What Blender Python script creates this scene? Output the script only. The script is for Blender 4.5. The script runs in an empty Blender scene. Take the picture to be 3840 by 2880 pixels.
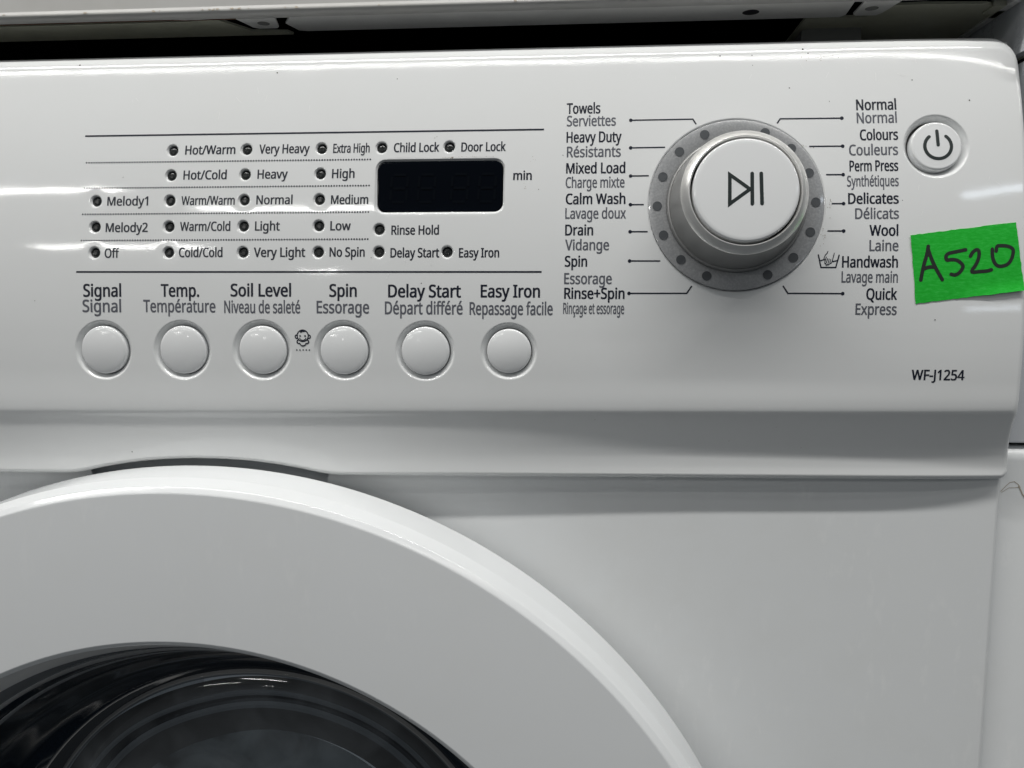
import bpy, math, bisect, random
import numpy as np
from mathutils import Vector, Matrix
from mathutils.geometry import delaunay_2d_cdt

random.seed(7)
sc = bpy.context.scene
COL = sc.collection
S = 0.094e-3          # one drawing unit in metres (about a tenth of a millimetre)
H0 = 0.80             # height of the drawing's origin above the floor, metres

# ------------------------------------------------------------------ camera
cam = bpy.data.cameras.new('camera'); cam_o = bpy.data.objects.new('camera', cam); COL.objects.link(cam_o)
cam.sensor_width = 36.0; cam.lens = 28.125; cam.clip_start = 0.01; cam.clip_end = 60.0
rot = Matrix(((0.996382, -0.01166, 0.084181), (0.084945, 0.106471, -0.990681), (0.002588, 0.994247, 0.107076)))
cam_o.matrix_world = Matrix.Translation((0.0, -2977.2*S, H0+369.17*S)) @ rot.to_4x4()
sc.camera = cam_o

# ------------------------------------------------------------------ shop lighting: dim room, rows of fluorescent tubes
world = bpy.data.worlds.new('World'); sc.world = world; world.use_nodes = True
bg = world.node_tree.nodes['Background']; bg.inputs['Color'].default_value = (0.88, 0.95, 1.0, 1); bg.inputs['Strength'].default_value = 0.07
def tube(name, x, y, z, length, width, watt, col, aim=None):
    l = bpy.data.lights.new(name, 'AREA'); l.shape = 'RECTANGLE'; l.size = length; l.size_y = width
    l.energy = watt; l.color = col
    o = bpy.data.objects.new(name, l); COL.objects.link(o); o.location = (x, y, z)
    if aim is not None:
        d = Vector(aim)-Vector((x, y, z)); o.rotation_euler = d.to_track_quat('-Z', 'Y').to_euler()
    return o
WARM = (1.0, 0.99, 0.96)
tube('ceiling_tube', -0.6, -0.64, 2.75, 4.2, 0.07, 60, WARM)
tube('ceiling_tube', 2.7, -0.9, 2.75, 1.2, 0.07, 9, WARM)
tube('ceiling_tube', 0.1, -1.47, 2.95, 4.6, 0.02, 7, WARM)
tube('ceiling_tube', -3.45, -3.78, 2.95, 1.5, 0.09, 18, WARM)
tube('ceiling_tube', -1.95, -4.55, 2.95, 1.25, 0.10, 19, WARM)
tube('ceiling_tube', -4.5, -7.0, 2.95, 1.75, 0.20, 40, WARM)
tube('ceiling_tube', -3.5, -10.2, 2.95, 0.5, 0.28, 17, WARM)
tube('doorway_daylight', 2.3, -2.9, 2.45, 0.75, 0.08, 1.4, (0.80, 0.90, 1.0), aim=(0.1, 0, 0.85))
tube('doorway_daylight', 2.15, -3.0, 1.08, 0.6, 0.05, 0.45, (0.80, 0.90, 1.0), aim=(0.1, 0, 0.85))

sc.view_settings.view_transform = 'Standard'; sc.view_settings.look = 'None'
sc.view_settings.exposure = 0.2; sc.view_settings.gamma = 1.0
sc.cycles.use_denoising = True
sc.cycles.max_bounces = 10; sc.cycles.transparent_max_bounces = 8

# ---- control panel surface: outward depth (drawing units) at X, Y (Y grows downwards) ----
SAG, TILT = 1.5115e-4, 0.124
_ca, _sa = 1/math.sqrt(1+TILT*TILT), TILT/math.sqrt(1+TILT*TILT)
def _face_knots():
    out = []
    for Y in list(range(-1560, -20, 60)):
        zp = -SAG*(Y+600)**2
        out.append((Y*_ca - zp*_sa, Y*_sa + zp*_ca))
    return out
def pchip(kn):
    xs = [k[0] for k in kn]; ys = [k[1] for k in kn]; n = len(xs)
    h = [xs[i+1]-xs[i] for i in range(n-1)]; d = [(ys[i+1]-ys[i])/h[i] for i in range(n-1)]
    m = [d[0]] + [0.0]*(n-2) + [d[-1]]
    for i in range(1, n-1):
        if d[i-1]*d[i] > 0:
            w1, w2 = 2*h[i]+h[i-1], h[i]+2*h[i-1]
            m[i] = (w1+w2)/(w1/d[i-1]+w2/d[i])
    def f(x):
        if x <= xs[0]: return ys[0]+m[0]*(x-xs[0])
        if x >= xs[-1]: return ys[-1]+m[-1]*(x-xs[-1])
        i = bisect.bisect_right(xs, x)-1
        t = (x-xs[i])/h[i]; t2, t3 = t*t, t*t*t
        return (2*t3-3*t2+1)*ys[i]+(t3-2*t2+t)*h[i]*m[i]+(-2*t3+3*t2)*ys[i+1]+(t3-t2)*h[i]*m[i+1]
    return f
def sstep(a, b, x):
    t = min(1.0, max(0.0, (x-a)/(b-a))); return t*t*(3-2*t)
_FK = _face_knots() + [(8,-52.5),(40,-54.5),(58,-57.0),(70,-61),(84,-67.5)]
PROF_L = pchip(_FK + [(98,-72),(120,-77.5),(160,-85.5),(220,-95.5),(270,-101.5),(318,-104)])
PROF_R = pchip(_FK + [(110,-79),(145,-93),(180,-106),(218,-118),(248,-123.5),(282,-124.5),(318,-122)])
def slant(Y): return -0.0132*sstep(-90, 50, Y)
def base_z(X, Y):
    Yc = Y - slant(Y)*X
    w = 0.75*sstep(-900, 700, X)+0.25*sstep(500, 1600, X)
    z = PROF_L(Yc)
    if w > 0: z += w*(PROF_R(Yc)-z)
    if X > 1000: z -= 16*((X-1000)/560)**3
    return z

# ------------------------------------------------------------------ measurements (drawing units)
LEDS = [
    ('Hot/Warm', -1612.1, -943.8),
    ('Hot/Cold', -1612.1, -844.3),
    ('Melody1', -1916.0, -744.5),
    ('Warm/Warm', -1612.1, -744.5),
    ('Melody2', -1916.0, -642.9),
    ('Warm/Cold', -1612.1, -642.9),
    ('Off', -1916.0, -541.9),
    ('Cold/Cold', -1612.1, -541.9),
    ('Very Heavy', -1310.8, -943.8),
    ('Heavy', -1310.8, -844.3),
    ('Normal', -1310.8, -744.5),
    ('Light', -1310.8, -642.9),
    ('Very Light', -1310.8, -541.9),
    ('Extra High', -1010.3, -943.8),
    ('High', -1010.3, -844.3),
    ('Medium', -1010.3, -744.5),
    ('Low', -1010.3, -642.9),
    ('No Spin', -1010.3, -541.9),
    ('Child Lock', -772.3, -943.8),
    ('Door Lock', -507.9, -943.8),
    ('Rinse Hold', -772.3, -628.0),
    ('Delay Start', -772.3, -541.9),
    ('Easy Iron', -507.9, -541.9),
]
TEXTS = [
    ('Towels', 0, -61.2, 66.5, -1066.6, 40.5),
    ('Serviettes', 1, -59.9, 125.2, -1017.5, 40.2),
    ('Heavy Duty', 0, -60.4, 147.0, -954.4, 40.3),
    ('Résistants', 1, -58.2, 144.3, -898.0, 39.9),
    ('Mixed Load', 0, -60.0, 161.4, -835.6, 39.6),
    ('Charge mixte', 1, -61.1, 158.9, -781.5, 39.4),
    ('Calm Wash', 0, -59.9, 162.8, -719.8, 39.2),
    ('Lavage doux', 1, -61.0, 165.6, -665.4, 39.0),
    ('Drain', 0, -60.8, 43.8, -603.5, 38.9),
    ('Vidange', 1, -60.2, 103.9, -547.8, 38.8),
    ('Spin', 0, -60.9, 22.8, -486.8, 38.8),
    ('Essorage', 1, -62.4, 115.4, -422.0, 39.8),
    ('Rinse+Spin', 0, -61.8, 163.5, -366.9, 39.9),
    ('Rinçage et essorage', 1, -64.8, 162.8, -310.7, 39.9),
    ('Normal', 0, 1006.4, 1149.5, -1061.8, 39.8),
    ('Normal', 1, 1006.4, 1149.2, -1012.3, 39.5),
    ('Colours', 0, 1015.4, 1150.7, -948.3, 39.0),
    ('Couleurs', 1, 975.2, 1148.8, -892.4, 38.8),
    ('Perm Press', 0, 975.5, 1147.8, -833.3, 38.5),
    ('Synthétiques', 1, 965.9, 1148.3, -777.5, 38.3),
    ('Delicates', 0, 969.2, 1147.5, -713.8, 38.0),
    ('Délicats', 1, 993.6, 1147.8, -658.8, 37.9),
    ('Wool', 0, 1044.0, 1145.7, -597.4, 38.7),
    ('Laine', 1, 1044.5, 1146.6, -542.4, 38.6),
    ('Handwash', 0, 948.7, 1145.6, -483.0, 39.6),
    ('Lavage main', 1, 947.9, 1146.3, -428.4, 39.6),
    ('Quick', 0, 1036.9, 1145.7, -366.6, 39.6),
    ('Express', 1, 1000.4, 1145.7, -311.7, 39.7),
    ('Hot/Warm', 0, -1559.5, -1354.9, -927.2, 35.0),
    ('Hot/Cold', 0, -1560.4, -1384.0, -827.7, 34.9),
    ('Melody1', 0, -1867.8, -1698.9, -727.1, 34.9),
    ('Warm/Warm', 0, -1563.5, -1346.9, -727.3, 34.6),
    ('Melody2', 0, -1870.3, -1696.5, -623.3, 35.1),
    ('Warm/Cold', 0, -1565.6, -1361.6, -626.2, 34.9),
    ('Off', 0, -1872.6, -1811.3, -522.5, 35.6),
    ('Cold/Cold', 0, -1567.9, -1391.1, -524.8, 35.3),
    ('Very Heavy', 0, -1259.2, -1056.3, -927.3, 35.1),
    ('Extra High', 0, -962.8, -818.6, -926.5, 34.8),
    ('Heavy', 0, -1260.2, -1138.4, -828.2, 34.6),
    ('High', 0, -963.2, -873.7, -827.7, 34.3),
    ('Normal', 0, -1260.4, -1115.4, -727.9, 34.3),
    ('Medium', 0, -963.6, -816.5, -726.6, 34.0),
    ('Light', 0, -1262.8, -1163.2, -626.5, 34.6),
    ('Low', 0, -963.6, -882.8, -626.1, 34.3),
    ('Very Light', 0, -1265.8, -1060.5, -524.9, 35.0),
    ('No Spin', 0, -964.9, -826.7, -525.4, 34.7),
    ('Child Lock', 0, -723.7, -546.5, -926.1, 34.5),
    ('Door Lock', 0, -461.3, -290.1, -925.2, 34.3),
    ('Rinse Hold', 0, -724.1, -539.9, -608.5, 34.0),
    ('Delay Start', 0, -726.5, -537.7, -522.3, 34.5),
    ('Easy Iron', 0, -462.0, -308.4, -521.9, 34.2),
    ('min', 0, -259.6, -189.3, -813.4, 33.6),
    ('Signal', 0, -1962.1, -1804.4, -370.3, 48.3),
    ('Signal', 1, -1966.4, -1805.9, -309.7, 47.3),
    ('Temp.', 0, -1641.7, -1485.3, -371.0, 47.8),
    ('Température', 1, -1714.6, -1420.3, -310.2, 47.0),
    ('Soil Level', 0, -1358.7, -1116.1, -372.7, 47.5),
    ('Niveau de saleté', 1, -1385.0, -1080.7, -308.3, 46.6),
    ('Spin', 0, -965.1, -857.0, -372.4, 47.0),
    ('Essorage', 1, -1015.7, -808.7, -309.0, 46.1),
    ('Delay Start', 0, -734.6, -453.3, -370.9, 46.7),
    ('Départ différé', 1, -747.3, -446.4, -306.5, 46.8),
    ('Easy Iron', 0, -377.8, -152.5, -371.4, 46.2),
    ('Repassage facile', 1, -419.8, -104.1, -305.7, 46.4),
    ('WF-J1254', 0, 1209.5, 1398.2, -74.8, 36.9),
]
LEADERS = [
    ((181.1, -1036.9), (411.6, -1037.4), (423.6, -1017.5)),
    ((180.9, -930.7), (308.5, -931.0)),
    ((181.4, -823.8), (248.6, -824.1)),
    ((181.2, -716.3), (230.5, -716.0)),
    ((180.9, -615.6), (245.8, -615.4)),
    ((180.2, -507.1), (293.4, -507.0)),
    ((179.7, -387.0), (391.8, -387.5), (410.0, -414.6)),
    ((953.5, -1032.2), (731.4, -1033.3), (719.7, -1015.8)),
    ((953.0, -926.7), (833.1, -927.4)),
    ((952.6, -820.8), (892.2, -821.4)),
    ((953.1, -714.5), (911.1, -714.8)),
    ((953.1, -614.8), (895.6, -615.1)),
    ((953.4, -387.8), (758.4, -388.3), (739.9, -415.8)),
]
RULES = [
    ((-1980.2, -1007.4), (-146.2, -1006.4)),
    ((-1990.1, -466.9), (-147.4, -466.7)),
]
DOTROWS = [
    ((-1964.3, -899.0), (-814.6, -898.8)),
    ((-1965.6, -796.9), (-815.6, -797.3)),
    ((-1967.3, -693.6), (-815.3, -695.3)),
    ((-1969.5, -590.1), (-815.7, -591.8)),
]
BUTTONS = [
    ((-1890.8, -158.8, 117.5), (-1882.9, -159.6, 95.0)),
    ((-1563.3, -161.4, 117.2), (-1557.6, -161.7, 94.8)),
    ((-1240.4, -164.0, 117.8), (-1234.0, -164.3, 94.4)),
    ((-913.6, -165.7, 116.0), (-910.3, -165.1, 93.5)),
    ((-593.7, -166.2, 114.7), (-589.8, -165.9, 92.5)),
    ((-270.1, -167.9, 107.5), (-268.9, -167.3, 84.7)),
]
SPECKS = [
    (-724.5, -1219.7),
    (-1807.8, -839.0),
    (1411.3, -1093.6),
    (-2164.9, -352.6),
    (-1816.6, 259.6),
    (1281.4, -294.2),
    (636.7, -1244.5),
    (768.4, -1151.9),
    (1160.5, -725.2),
    (880.5, -389.5),
    (-72.8, -905.8),
    (911.3, -1097.3),
    (1211.9, -1174.1),
    (-1211.3, -1256.0),
    (-162.5, -776.7),
    (-605.9, -423.8),
    (517.2, -1285.1),
    (824.2, -1304.5),
    (842.8, -1287.9),
    (636.2, -1284.4),
    (-2044.5, -1307.1),
    (-801.3, -521.1),
]
POWER_DISH, POWER = (1287.6, -925.4, 113.8), (1282.2, -920.8, 91.5)
DIAL = (567.2, -714.7, 321.6)
DISPLAY = (-786.2, -297.3, -891.0, -693.5, 34.0)
POWSYM = (1289.1, -920.8)
TAPE_Q = ((1187.9, -598.2), (1558.8, -645.7), (1592.6, -401.0), (1210.4, -352.2))
INK_STROKES = [
    ((1250.1, -558.6), (1246.0, -529.7), (1234.2, -488.1), (1225.9, -437.2)),
    ((1249.6, -548.2), (1258.5, -520.5), (1274.9, -483.5), (1301.1, -438.5)),
    ((1235.5, -477.7), (1254.6, -484.7), (1271.5, -484.0)),
    ((1381.1, -545.8), (1348.4, -538.9), (1312.4, -531.5), (1312.8, -506.6), (1330.7, -511.2), (1353.4, -508.9), (1371.7, -492.8), (1373.1, -481.2), (1361.0, -462.8), (1345.4, -454.0), (1331.8, -458.1)),
    ((1398.4, -522.8), (1405.0, -536.6), (1418.5, -547.0), (1428.7, -543.5), (1429.0, -520.5), (1420.4, -495.1), (1398.4, -464.0), (1428.9, -467.5), (1460.7, -469.8), (1473.1, -474.5)),
    ((1475.3, -548.2), (1475.7, -520.5), (1482.9, -499.8), (1494.6, -487.2), (1510.6, -486.5), (1531.1, -493.0), (1544.6, -511.4), (1551.1, -539.1), (1547.5, -551.8), (1527.9, -559.8), (1504.9, -560.9), (1491.2, -559.7), (1489.1, -541.3)),
]
CAP_H, SPACE_W = 573, 209
GLYPHS = {'+':(459,['257 311 417 311 417 254 257 254 257 89 200 89 200 254 40 254 40 311 200 311 200 477 257 477']),
'-':(258,['32 184 32 246 226 246 226 184']),
'.':(215,['58 43 59 57 61 69 66 78 72 85 80 90 88 94 97 96 107 97 117 96 126 94 135 90 142 85 149 78 153 69 156 57 157 43 156 30 153 18 149 9 142 2 135 -4 126 -8 117 -10 107 -11 97 -10 88 -8 80 -4 72 2 66 9 61 18 59 30']),
'/':(298,['290 573 77 0 8 0 221 573']),
'1':(459,['285 0 216 0 216 400 216 439 217 470 219 499 196 477 169 455 108 405 71 452 226 573 285 573']),
'2':(459,['417 0 38 0 38 59 188 210 209 231 228 251 246 270 261 287 275 304 287 320 298 337 306 353 313 370 318 387 321 405 322 424 320 446 315 466 306 482 294 496 278 507 261 514 242 519 221 520 200 520 181 517 164 512 147 506 131 498 115 489 99 478 83 466 45 513 56 523 68 531 81 540 94 548 108 555 122 561 137 567 153 572 169 576 186 578 203 580 221 581 246 579 270 576 293 570 313 562 331 552 347 540 361 526 372 510 382 492 388 472 392 451 394 428 393 406 389 385 383 364 375 344 365 324 353 305 340 286 324 267 307 247 288 227 268 207 247 185 128 67 128 64 417 64']),
'4':(459,['443 130 359 130 359 0 291 0 291 130 17 130 17 190 286 576 359 576 359 193 443 193', '291 374 291 412 293 444 294 474 295 500 292 500 276 468 257 438 86 193 291 193']),
'5':(459,['221 351 249 350 275 346 300 340 322 331 343 320 361 307 376 291 389 274 400 254 407 232 412 209 413 183 411 154 407 128 399 103 387 81 373 60 356 43 336 28 314 15 289 5 261 -2 231 -7 199 -8 177 -8 156 -6 136 -4 116 0 97 4 80 10 65 16 51 23 51 90 66 81 82 74 101 68 121 62 141 58 161 55 181 53 200 52 220 53 239 55 257 60 274 65 289 73 302 82 313 93 323 106 331 121 336 137 340 156 341 176 339 202 332 225 321 245 306 262 287 275 262 284 232 290 197 292 186 292 173 291 160 290 146 288 132 286 120 284 109 282 99 280 64 302 86 573 373 573 373 508 146 508 132 342 169 348 181 349 194 350 207 351']),
'C':(507,['323 517 301 516 280 513 260 508 241 502 223 493 206 482 192 470 178 456 166 440 155 423 146 404 139 383 133 361 129 337 126 312 125 286 126 252 131 220 138 191 147 164 160 139 175 117 192 99 213 83 236 71 262 62 291 57 322 55 341 56 359 57 377 59 394 62 410 65 427 69 443 73 460 78 460 15 443 10 427 5 410 1 393 -2 375 -5 356 -7 335 -8 312 -8 270 -6 232 1 197 12 166 28 139 48 115 72 95 99 78 131 65 165 56 203 51 244 49 287 50 319 53 349 59 378 67 406 77 432 89 456 103 478 120 499 138 517 159 534 181 548 206 559 233 569 261 575 292 579 324 581 346 580 367 578 388 576 409 572 429 567 448 561 465 554 482 547 453 486 439 492 425 497 410 503 394 508 378 512 360 515 342 517']),
'D':(585,['536 292 534 246 528 203 516 165 501 131 481 100 457 74 430 51 399 33 364 18 325 8 283 2 237 0 78 0 78 573 254 573 296 571 335 565 371 555 404 540 434 523 460 501 483 475 502 446 517 413 528 377 534 336', '460 289 459 326 454 359 446 388 435 415 421 437 404 457 384 474 361 487 336 498 308 505 277 509 244 511 150 511 150 62 228 62 282 65 329 76 369 94 402 119 428 151 446 190 457 236']),
'E':(446,['398 0 78 0 78 573 398 573 398 509 150 509 150 330 383 330 383 268 150 268 150 63 398 63']),
'F':(416,['150 0 78 0 78 573 398 573 398 509 150 509 150 306 383 306 383 243 150 243']),
'H':(594,['516 0 443 0 443 267 150 267 150 0 78 0 78 573 150 573 150 330 443 330 443 573 516 573']),
'I':(272,['239 0 32 0 32 42 99 57 99 515 32 531 32 573 239 573 239 531 172 515 172 57 239 42']),
'J':(219,['-3 -152 -13 -152 -21 -152 -29 -151 -37 -150 -63 -142 -63 -81 -35 -87 -5 -89 5 -89 15 -87 24 -85 33 -81 42 -76 50 -70 57 -62 63 -53 67 -42 71 -29 73 -14 74 3 74 573 146 573 146 9 145 -18 141 -42 136 -63 128 -82 117 -99 105 -113 91 -125 75 -135 58 -143 39 -148 19 -151']),
'L':(420,['78 0 78 573 150 573 150 64 400 64 400 0']),
'M':(727,['330 0 142 502 139 502 142 461 144 407 144 347 144 0 78 0 78 573 184 573 361 103 364 103 544 573 650 573 650 0 578 0 578 352 579 408 581 460 584 501 581 501 390 0']),
'N':(609,['532 0 447 0 141 476 138 476 141 432 143 378 144 320 144 0 78 0 78 573 161 573 467 99 470 99 468 137 466 193 464 249 464 573 532 573']),
'O':(626,['577 287 576 255 573 224 568 194 561 166 551 140 540 116 526 94 510 73 493 54 473 38 451 24 428 13 402 4 375 -3 345 -7 314 -8 281 -7 251 -3 222 4 196 13 173 25 151 39 131 55 114 73 98 94 85 116 74 141 65 167 58 195 53 224 50 255 49 288 51 331 56 370 65 408 78 442 94 473 114 500 138 524 166 545 197 561 232 572 271 579 314 581 356 579 393 572 428 561 459 545 486 525 510 501 530 473 547 442 560 408 570 370 576 330', '125 287 126 252 130 220 136 190 145 163 157 138 171 117 188 98 207 83 230 70 255 62 283 56 314 55 345 56 373 62 398 70 420 83 439 98 456 117 470 138 481 163 490 190 496 220 500 252 501 287 498 338 490 384 476 423 456 457 431 484 398 503 360 514 314 518 283 516 255 511 230 502 207 490 188 475 171 457 157 435 145 411 136 384 130 354 126 322']),
'P':(485,['229 573 282 570 326 562 363 548 393 528 415 504 431 475 441 442 444 404 444 387 441 370 438 353 433 336 426 321 417 306 407 292 395 278 380 266 364 255 345 246 324 238 301 231 275 227 247 224 216 223 150 223 150 0 78 0 78 573', '223 511 150 511 150 285 208 285 234 285 258 288 279 291 298 296 315 303 330 311 342 322 352 334 360 347 365 363 369 381 370 401 367 427 361 449 350 468 334 484 314 495 289 504 258 509']),
'Q':(626,['577 287 576 253 573 221 567 190 559 160 548 133 535 108 520 85 503 64 483 46 461 30 437 17 411 6 548 -136 444 -136 334 -7 324 -8 314 -8 281 -7 251 -3 222 4 196 13 173 25 151 39 131 55 114 73 98 94 85 116 74 141 65 167 58 195 53 224 50 255 49 288 51 331 56 370 65 408 78 442 94 473 114 500 138 524 166 545 197 561 232 572 271 579 314 581 356 579 393 572 428 561 459 545 486 525 510 501 530 473 547 442 560 408 570 370 576 330', '125 287 126 252 130 220 136 190 145 163 157 138 171 117 188 98 207 83 230 70 255 62 283 56 314 55 345 56 373 62 398 70 420 83 439 98 456 117 470 138 481 163 490 190 496 220 500 252 501 287 498 338 490 384 476 423 456 457 431 484 398 503 360 514 314 518 283 516 255 511 230 502 207 490 188 475 171 457 157 435 145 411 136 384 130 354 126 322']),
'R':(499,['236 573 270 571 301 568 329 562 353 555 375 544 393 532 409 517 422 500 432 481 439 460 443 436 444 410 443 388 440 368 435 350 427 334 418 319 408 306 397 295 385 285 371 277 358 269 344 262 330 257 487 0 403 0 264 237 150 237 150 0 78 0 78 573', '232 510 150 510 150 298 236 298 268 299 296 304 319 313 338 325 352 341 362 359 368 381 370 407 369 424 366 440 361 455 355 467 346 477 336 486 324 494 310 500 293 504 275 507 254 509']),
'S':(440,['403 153 401 128 396 106 389 85 378 66 364 49 348 35 328 22 307 11 283 3 257 -3 228 -7 198 -8 182 -8 167 -7 152 -6 137 -5 122 -3 109 -1 96 2 83 4 72 8 61 11 50 15 41 19 41 88 56 82 73 76 92 70 113 65 134 60 156 57 179 55 201 55 222 55 240 57 257 61 273 66 286 72 298 79 308 88 316 98 322 109 327 120 329 133 330 147 330 160 327 173 324 184 318 194 311 204 302 213 291 221 277 230 261 238 242 247 220 255 196 265 178 272 161 279 146 286 131 294 118 302 106 311 95 320 85 330 76 340 69 351 63 363 57 375 53 389 50 403 49 418 48 435 50 457 54 477 61 496 71 513 84 528 99 542 116 553 136 563 157 571 180 576 205 579 231 581 254 580 276 578 297 576 318 572 337 567 355 562 372 555 389 549 366 487 351 493 336 499 319 504 302 508 284 512 266 515 248 517 229 517 212 517 196 515 182 511 169 507 158 501 148 494 140 486 133 478 128 468 124 457 122 446 121 434 122 420 124 407 128 396 133 386 140 376 149 367 160 359 172 351 187 343 204 335 224 327 246 318 270 309 293 299 313 289 332 279 348 268 362 255 374 242 385 228 392 212 398 194 401 175']),
'T':(446,['259 0 187 0 187 509 8 509 8 573 437 573 437 509 259 509']),
'V':(481,['481 573 277 0 204 0 0 573 75 573 204 205 220 160 231 119 241 80 250 119 262 161 277 207 405 573']),
'W':(746,['735 573 583 0 510 0 399 375 389 410 380 443 373 471 370 488 367 471 361 443 352 409 342 373 234 0 161 0 10 573 85 573 174 223 183 186 190 151 196 118 201 87 206 119 213 154 222 191 232 227 333 573 407 573 512 225 523 187 532 151 538 117 544 87 550 129 560 175 572 224 660 573']),
'a':(450,['231 437 268 435 299 428 326 418 347 403 364 383 376 358 383 328 385 293 385 0 334 0 320 61 317 61 307 50 298 40 288 30 279 22 268 15 258 9 246 3 234 -1 220 -4 206 -6 190 -8 172 -8 154 -7 136 -5 119 0 103 6 88 13 75 23 64 34 55 48 47 63 41 80 38 99 37 119 40 150 50 176 65 199 87 219 116 234 152 245 194 253 243 257 316 259 316 285 315 309 310 330 303 347 293 359 280 368 265 375 247 379 227 380 210 379 194 378 178 374 163 370 148 365 133 359 119 353 106 347 84 400 99 408 115 414 132 421 151 426 170 431 190 434 210 436', '252 208 215 205 184 200 159 192 141 182 127 170 118 155 112 138 110 119 111 102 115 87 122 75 132 66 144 58 157 53 172 50 188 49 215 51 238 56 260 66 279 79 295 96 306 117 313 142 315 172 315 210']),
'c':(385,['241 -8 213 -7 187 -2 162 5 139 15 118 28 99 45 83 65 69 87 58 114 50 143 46 176 44 213 46 250 51 284 59 315 71 342 85 365 102 385 121 401 142 415 166 425 191 432 217 436 245 438 262 437 278 436 293 434 309 431 323 427 336 424 348 419 358 415 337 356 327 360 316 363 304 366 292 370 279 372 267 374 255 376 244 376 223 375 204 371 187 366 172 358 159 347 148 335 138 320 131 303 125 284 120 263 118 239 117 213 118 189 120 166 125 145 131 126 138 109 148 94 159 82 172 71 186 63 202 58 220 54 240 53 257 53 273 55 288 57 302 60 315 64 328 68 340 73 351 78 351 15 340 10 328 5 316 1 304 -2 290 -5 275 -7 258 -8']),
'd':(493,['221 -8 182 -5 148 6 118 23 92 48 71 79 56 117 47 162 44 214 47 266 56 311 71 350 93 381 119 406 149 424 183 434 221 438 238 437 253 436 267 433 280 429 292 425 303 420 314 413 323 407 332 399 340 391 348 383 354 374 359 374 356 405 354 438 354 609 425 609 425 0 368 0 358 58 354 58 348 49 340 40 332 32 323 24 314 17 303 11 292 6 279 1 266 -3 252 -6 237 -7', '232 51 263 53 290 60 311 71 328 88 340 109 348 135 354 165 355 200 355 213 354 251 349 284 340 313 329 336 313 355 291 369 264 377 231 379 204 376 181 368 162 354 146 334 133 309 124 281 119 249 117 213 119 176 124 144 133 116 146 93 162 74 181 61 205 53']),
'e':(452,['234 438 261 436 286 432 308 424 329 414 348 401 364 385 378 367 390 346 399 323 406 299 410 272 411 244 411 201 117 201 120 167 127 137 139 111 154 90 174 74 197 62 224 55 254 52 274 53 293 54 310 56 327 60 343 64 359 69 375 75 392 82 392 20 376 13 359 8 343 3 327 -1 310 -4 292 -6 272 -8 251 -8 221 -6 194 -2 167 6 143 17 121 31 101 48 85 68 70 91 59 117 51 146 46 177 44 212 46 246 50 277 57 306 68 333 81 357 96 378 114 395 134 411 157 423 181 431 207 436', '233 380 209 378 188 372 170 362 154 348 140 330 130 309 123 285 119 257 338 257 337 275 335 292 331 307 326 322 320 334 312 346 303 356 292 364 280 371 266 376 251 379']),
'f':(276,['266 375 158 375 158 0 87 0 87 375 12 375 12 408 87 432 87 457 88 483 92 507 97 528 104 547 113 563 124 577 137 588 152 597 168 604 186 609 206 612 227 613 239 613 252 612 263 611 274 609 284 607 294 604 302 602 310 599 292 544 262 552 254 553 245 555 237 555 228 556 211 554 197 550 185 542 175 532 168 519 162 502 159 481 158 458 158 430 266 430']),
'g':(493,['221 438 241 437 261 434 280 429 297 422 314 413 329 402 343 388 355 373 359 373 369 430 425 430 425 -7 424 -36 420 -63 413 -88 404 -109 392 -129 378 -146 361 -160 341 -172 318 -181 293 -187 264 -191 233 -192 210 -192 188 -191 167 -189 147 -186 128 -182 110 -177 94 -172 78 -165 78 -100 94 -108 111 -114 129 -120 149 -125 170 -129 191 -132 214 -133 237 -134 263 -132 286 -126 306 -116 324 -101 337 -84 347 -63 353 -39 355 -13 355 4 356 32 358 57 354 57 343 42 329 28 315 17 299 8 281 1 263 -4 243 -7 221 -8 182 -4 147 7 117 25 91 51 70 83 56 121 47 164 44 214 47 263 56 306 70 344 91 377 117 404 147 423 181 434', '230 379 213 377 197 374 182 368 169 359 157 349 147 336 138 320 130 303 125 284 120 262 118 239 117 213 119 176 124 143 134 115 146 92 163 73 182 60 205 52 232 50 248 50 262 52 276 54 288 58 299 63 309 69 318 76 326 85 334 94 340 105 345 117 349 131 352 145 354 161 356 179 356 197 356 214 355 242 353 267 349 289 343 309 335 326 326 340 315 352 302 362 287 369 270 374 251 377']),
'h':(496,['139 431 138 399 135 370 140 370 147 381 155 391 164 400 174 407 185 414 196 420 208 425 221 429 233 433 247 435 260 437 273 437 298 436 321 433 342 428 360 421 377 411 391 400 403 386 413 370 421 351 426 330 430 306 431 280 431 0 361 0 361 275 359 299 355 321 348 338 338 353 324 364 308 372 288 377 265 379 242 377 222 374 204 368 189 360 177 350 166 338 157 324 150 308 145 289 142 269 139 246 139 222 139 0 68 0 68 609 139 609']),
'i':(207,['139 430 139 0 68 0 68 430', '104 591 112 590 119 588 126 585 133 580 138 574 142 566 144 557 145 546 144 536 142 526 138 519 133 512 126 508 119 504 112 502 104 501 96 502 88 504 81 508 75 512 69 519 66 526 63 536 63 546 63 557 66 566 69 574 75 580 81 585 88 588 96 590']),
'k':(428,['138 291 137 257 135 221 138 221 152 240 172 264 189 285 326 430 409 430 235 246 421 0 336 0 187 200 138 158 138 0 68 0 68 609 138 609']),
'l':(207,['139 0 68 0 68 609 139 609']),
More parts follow.
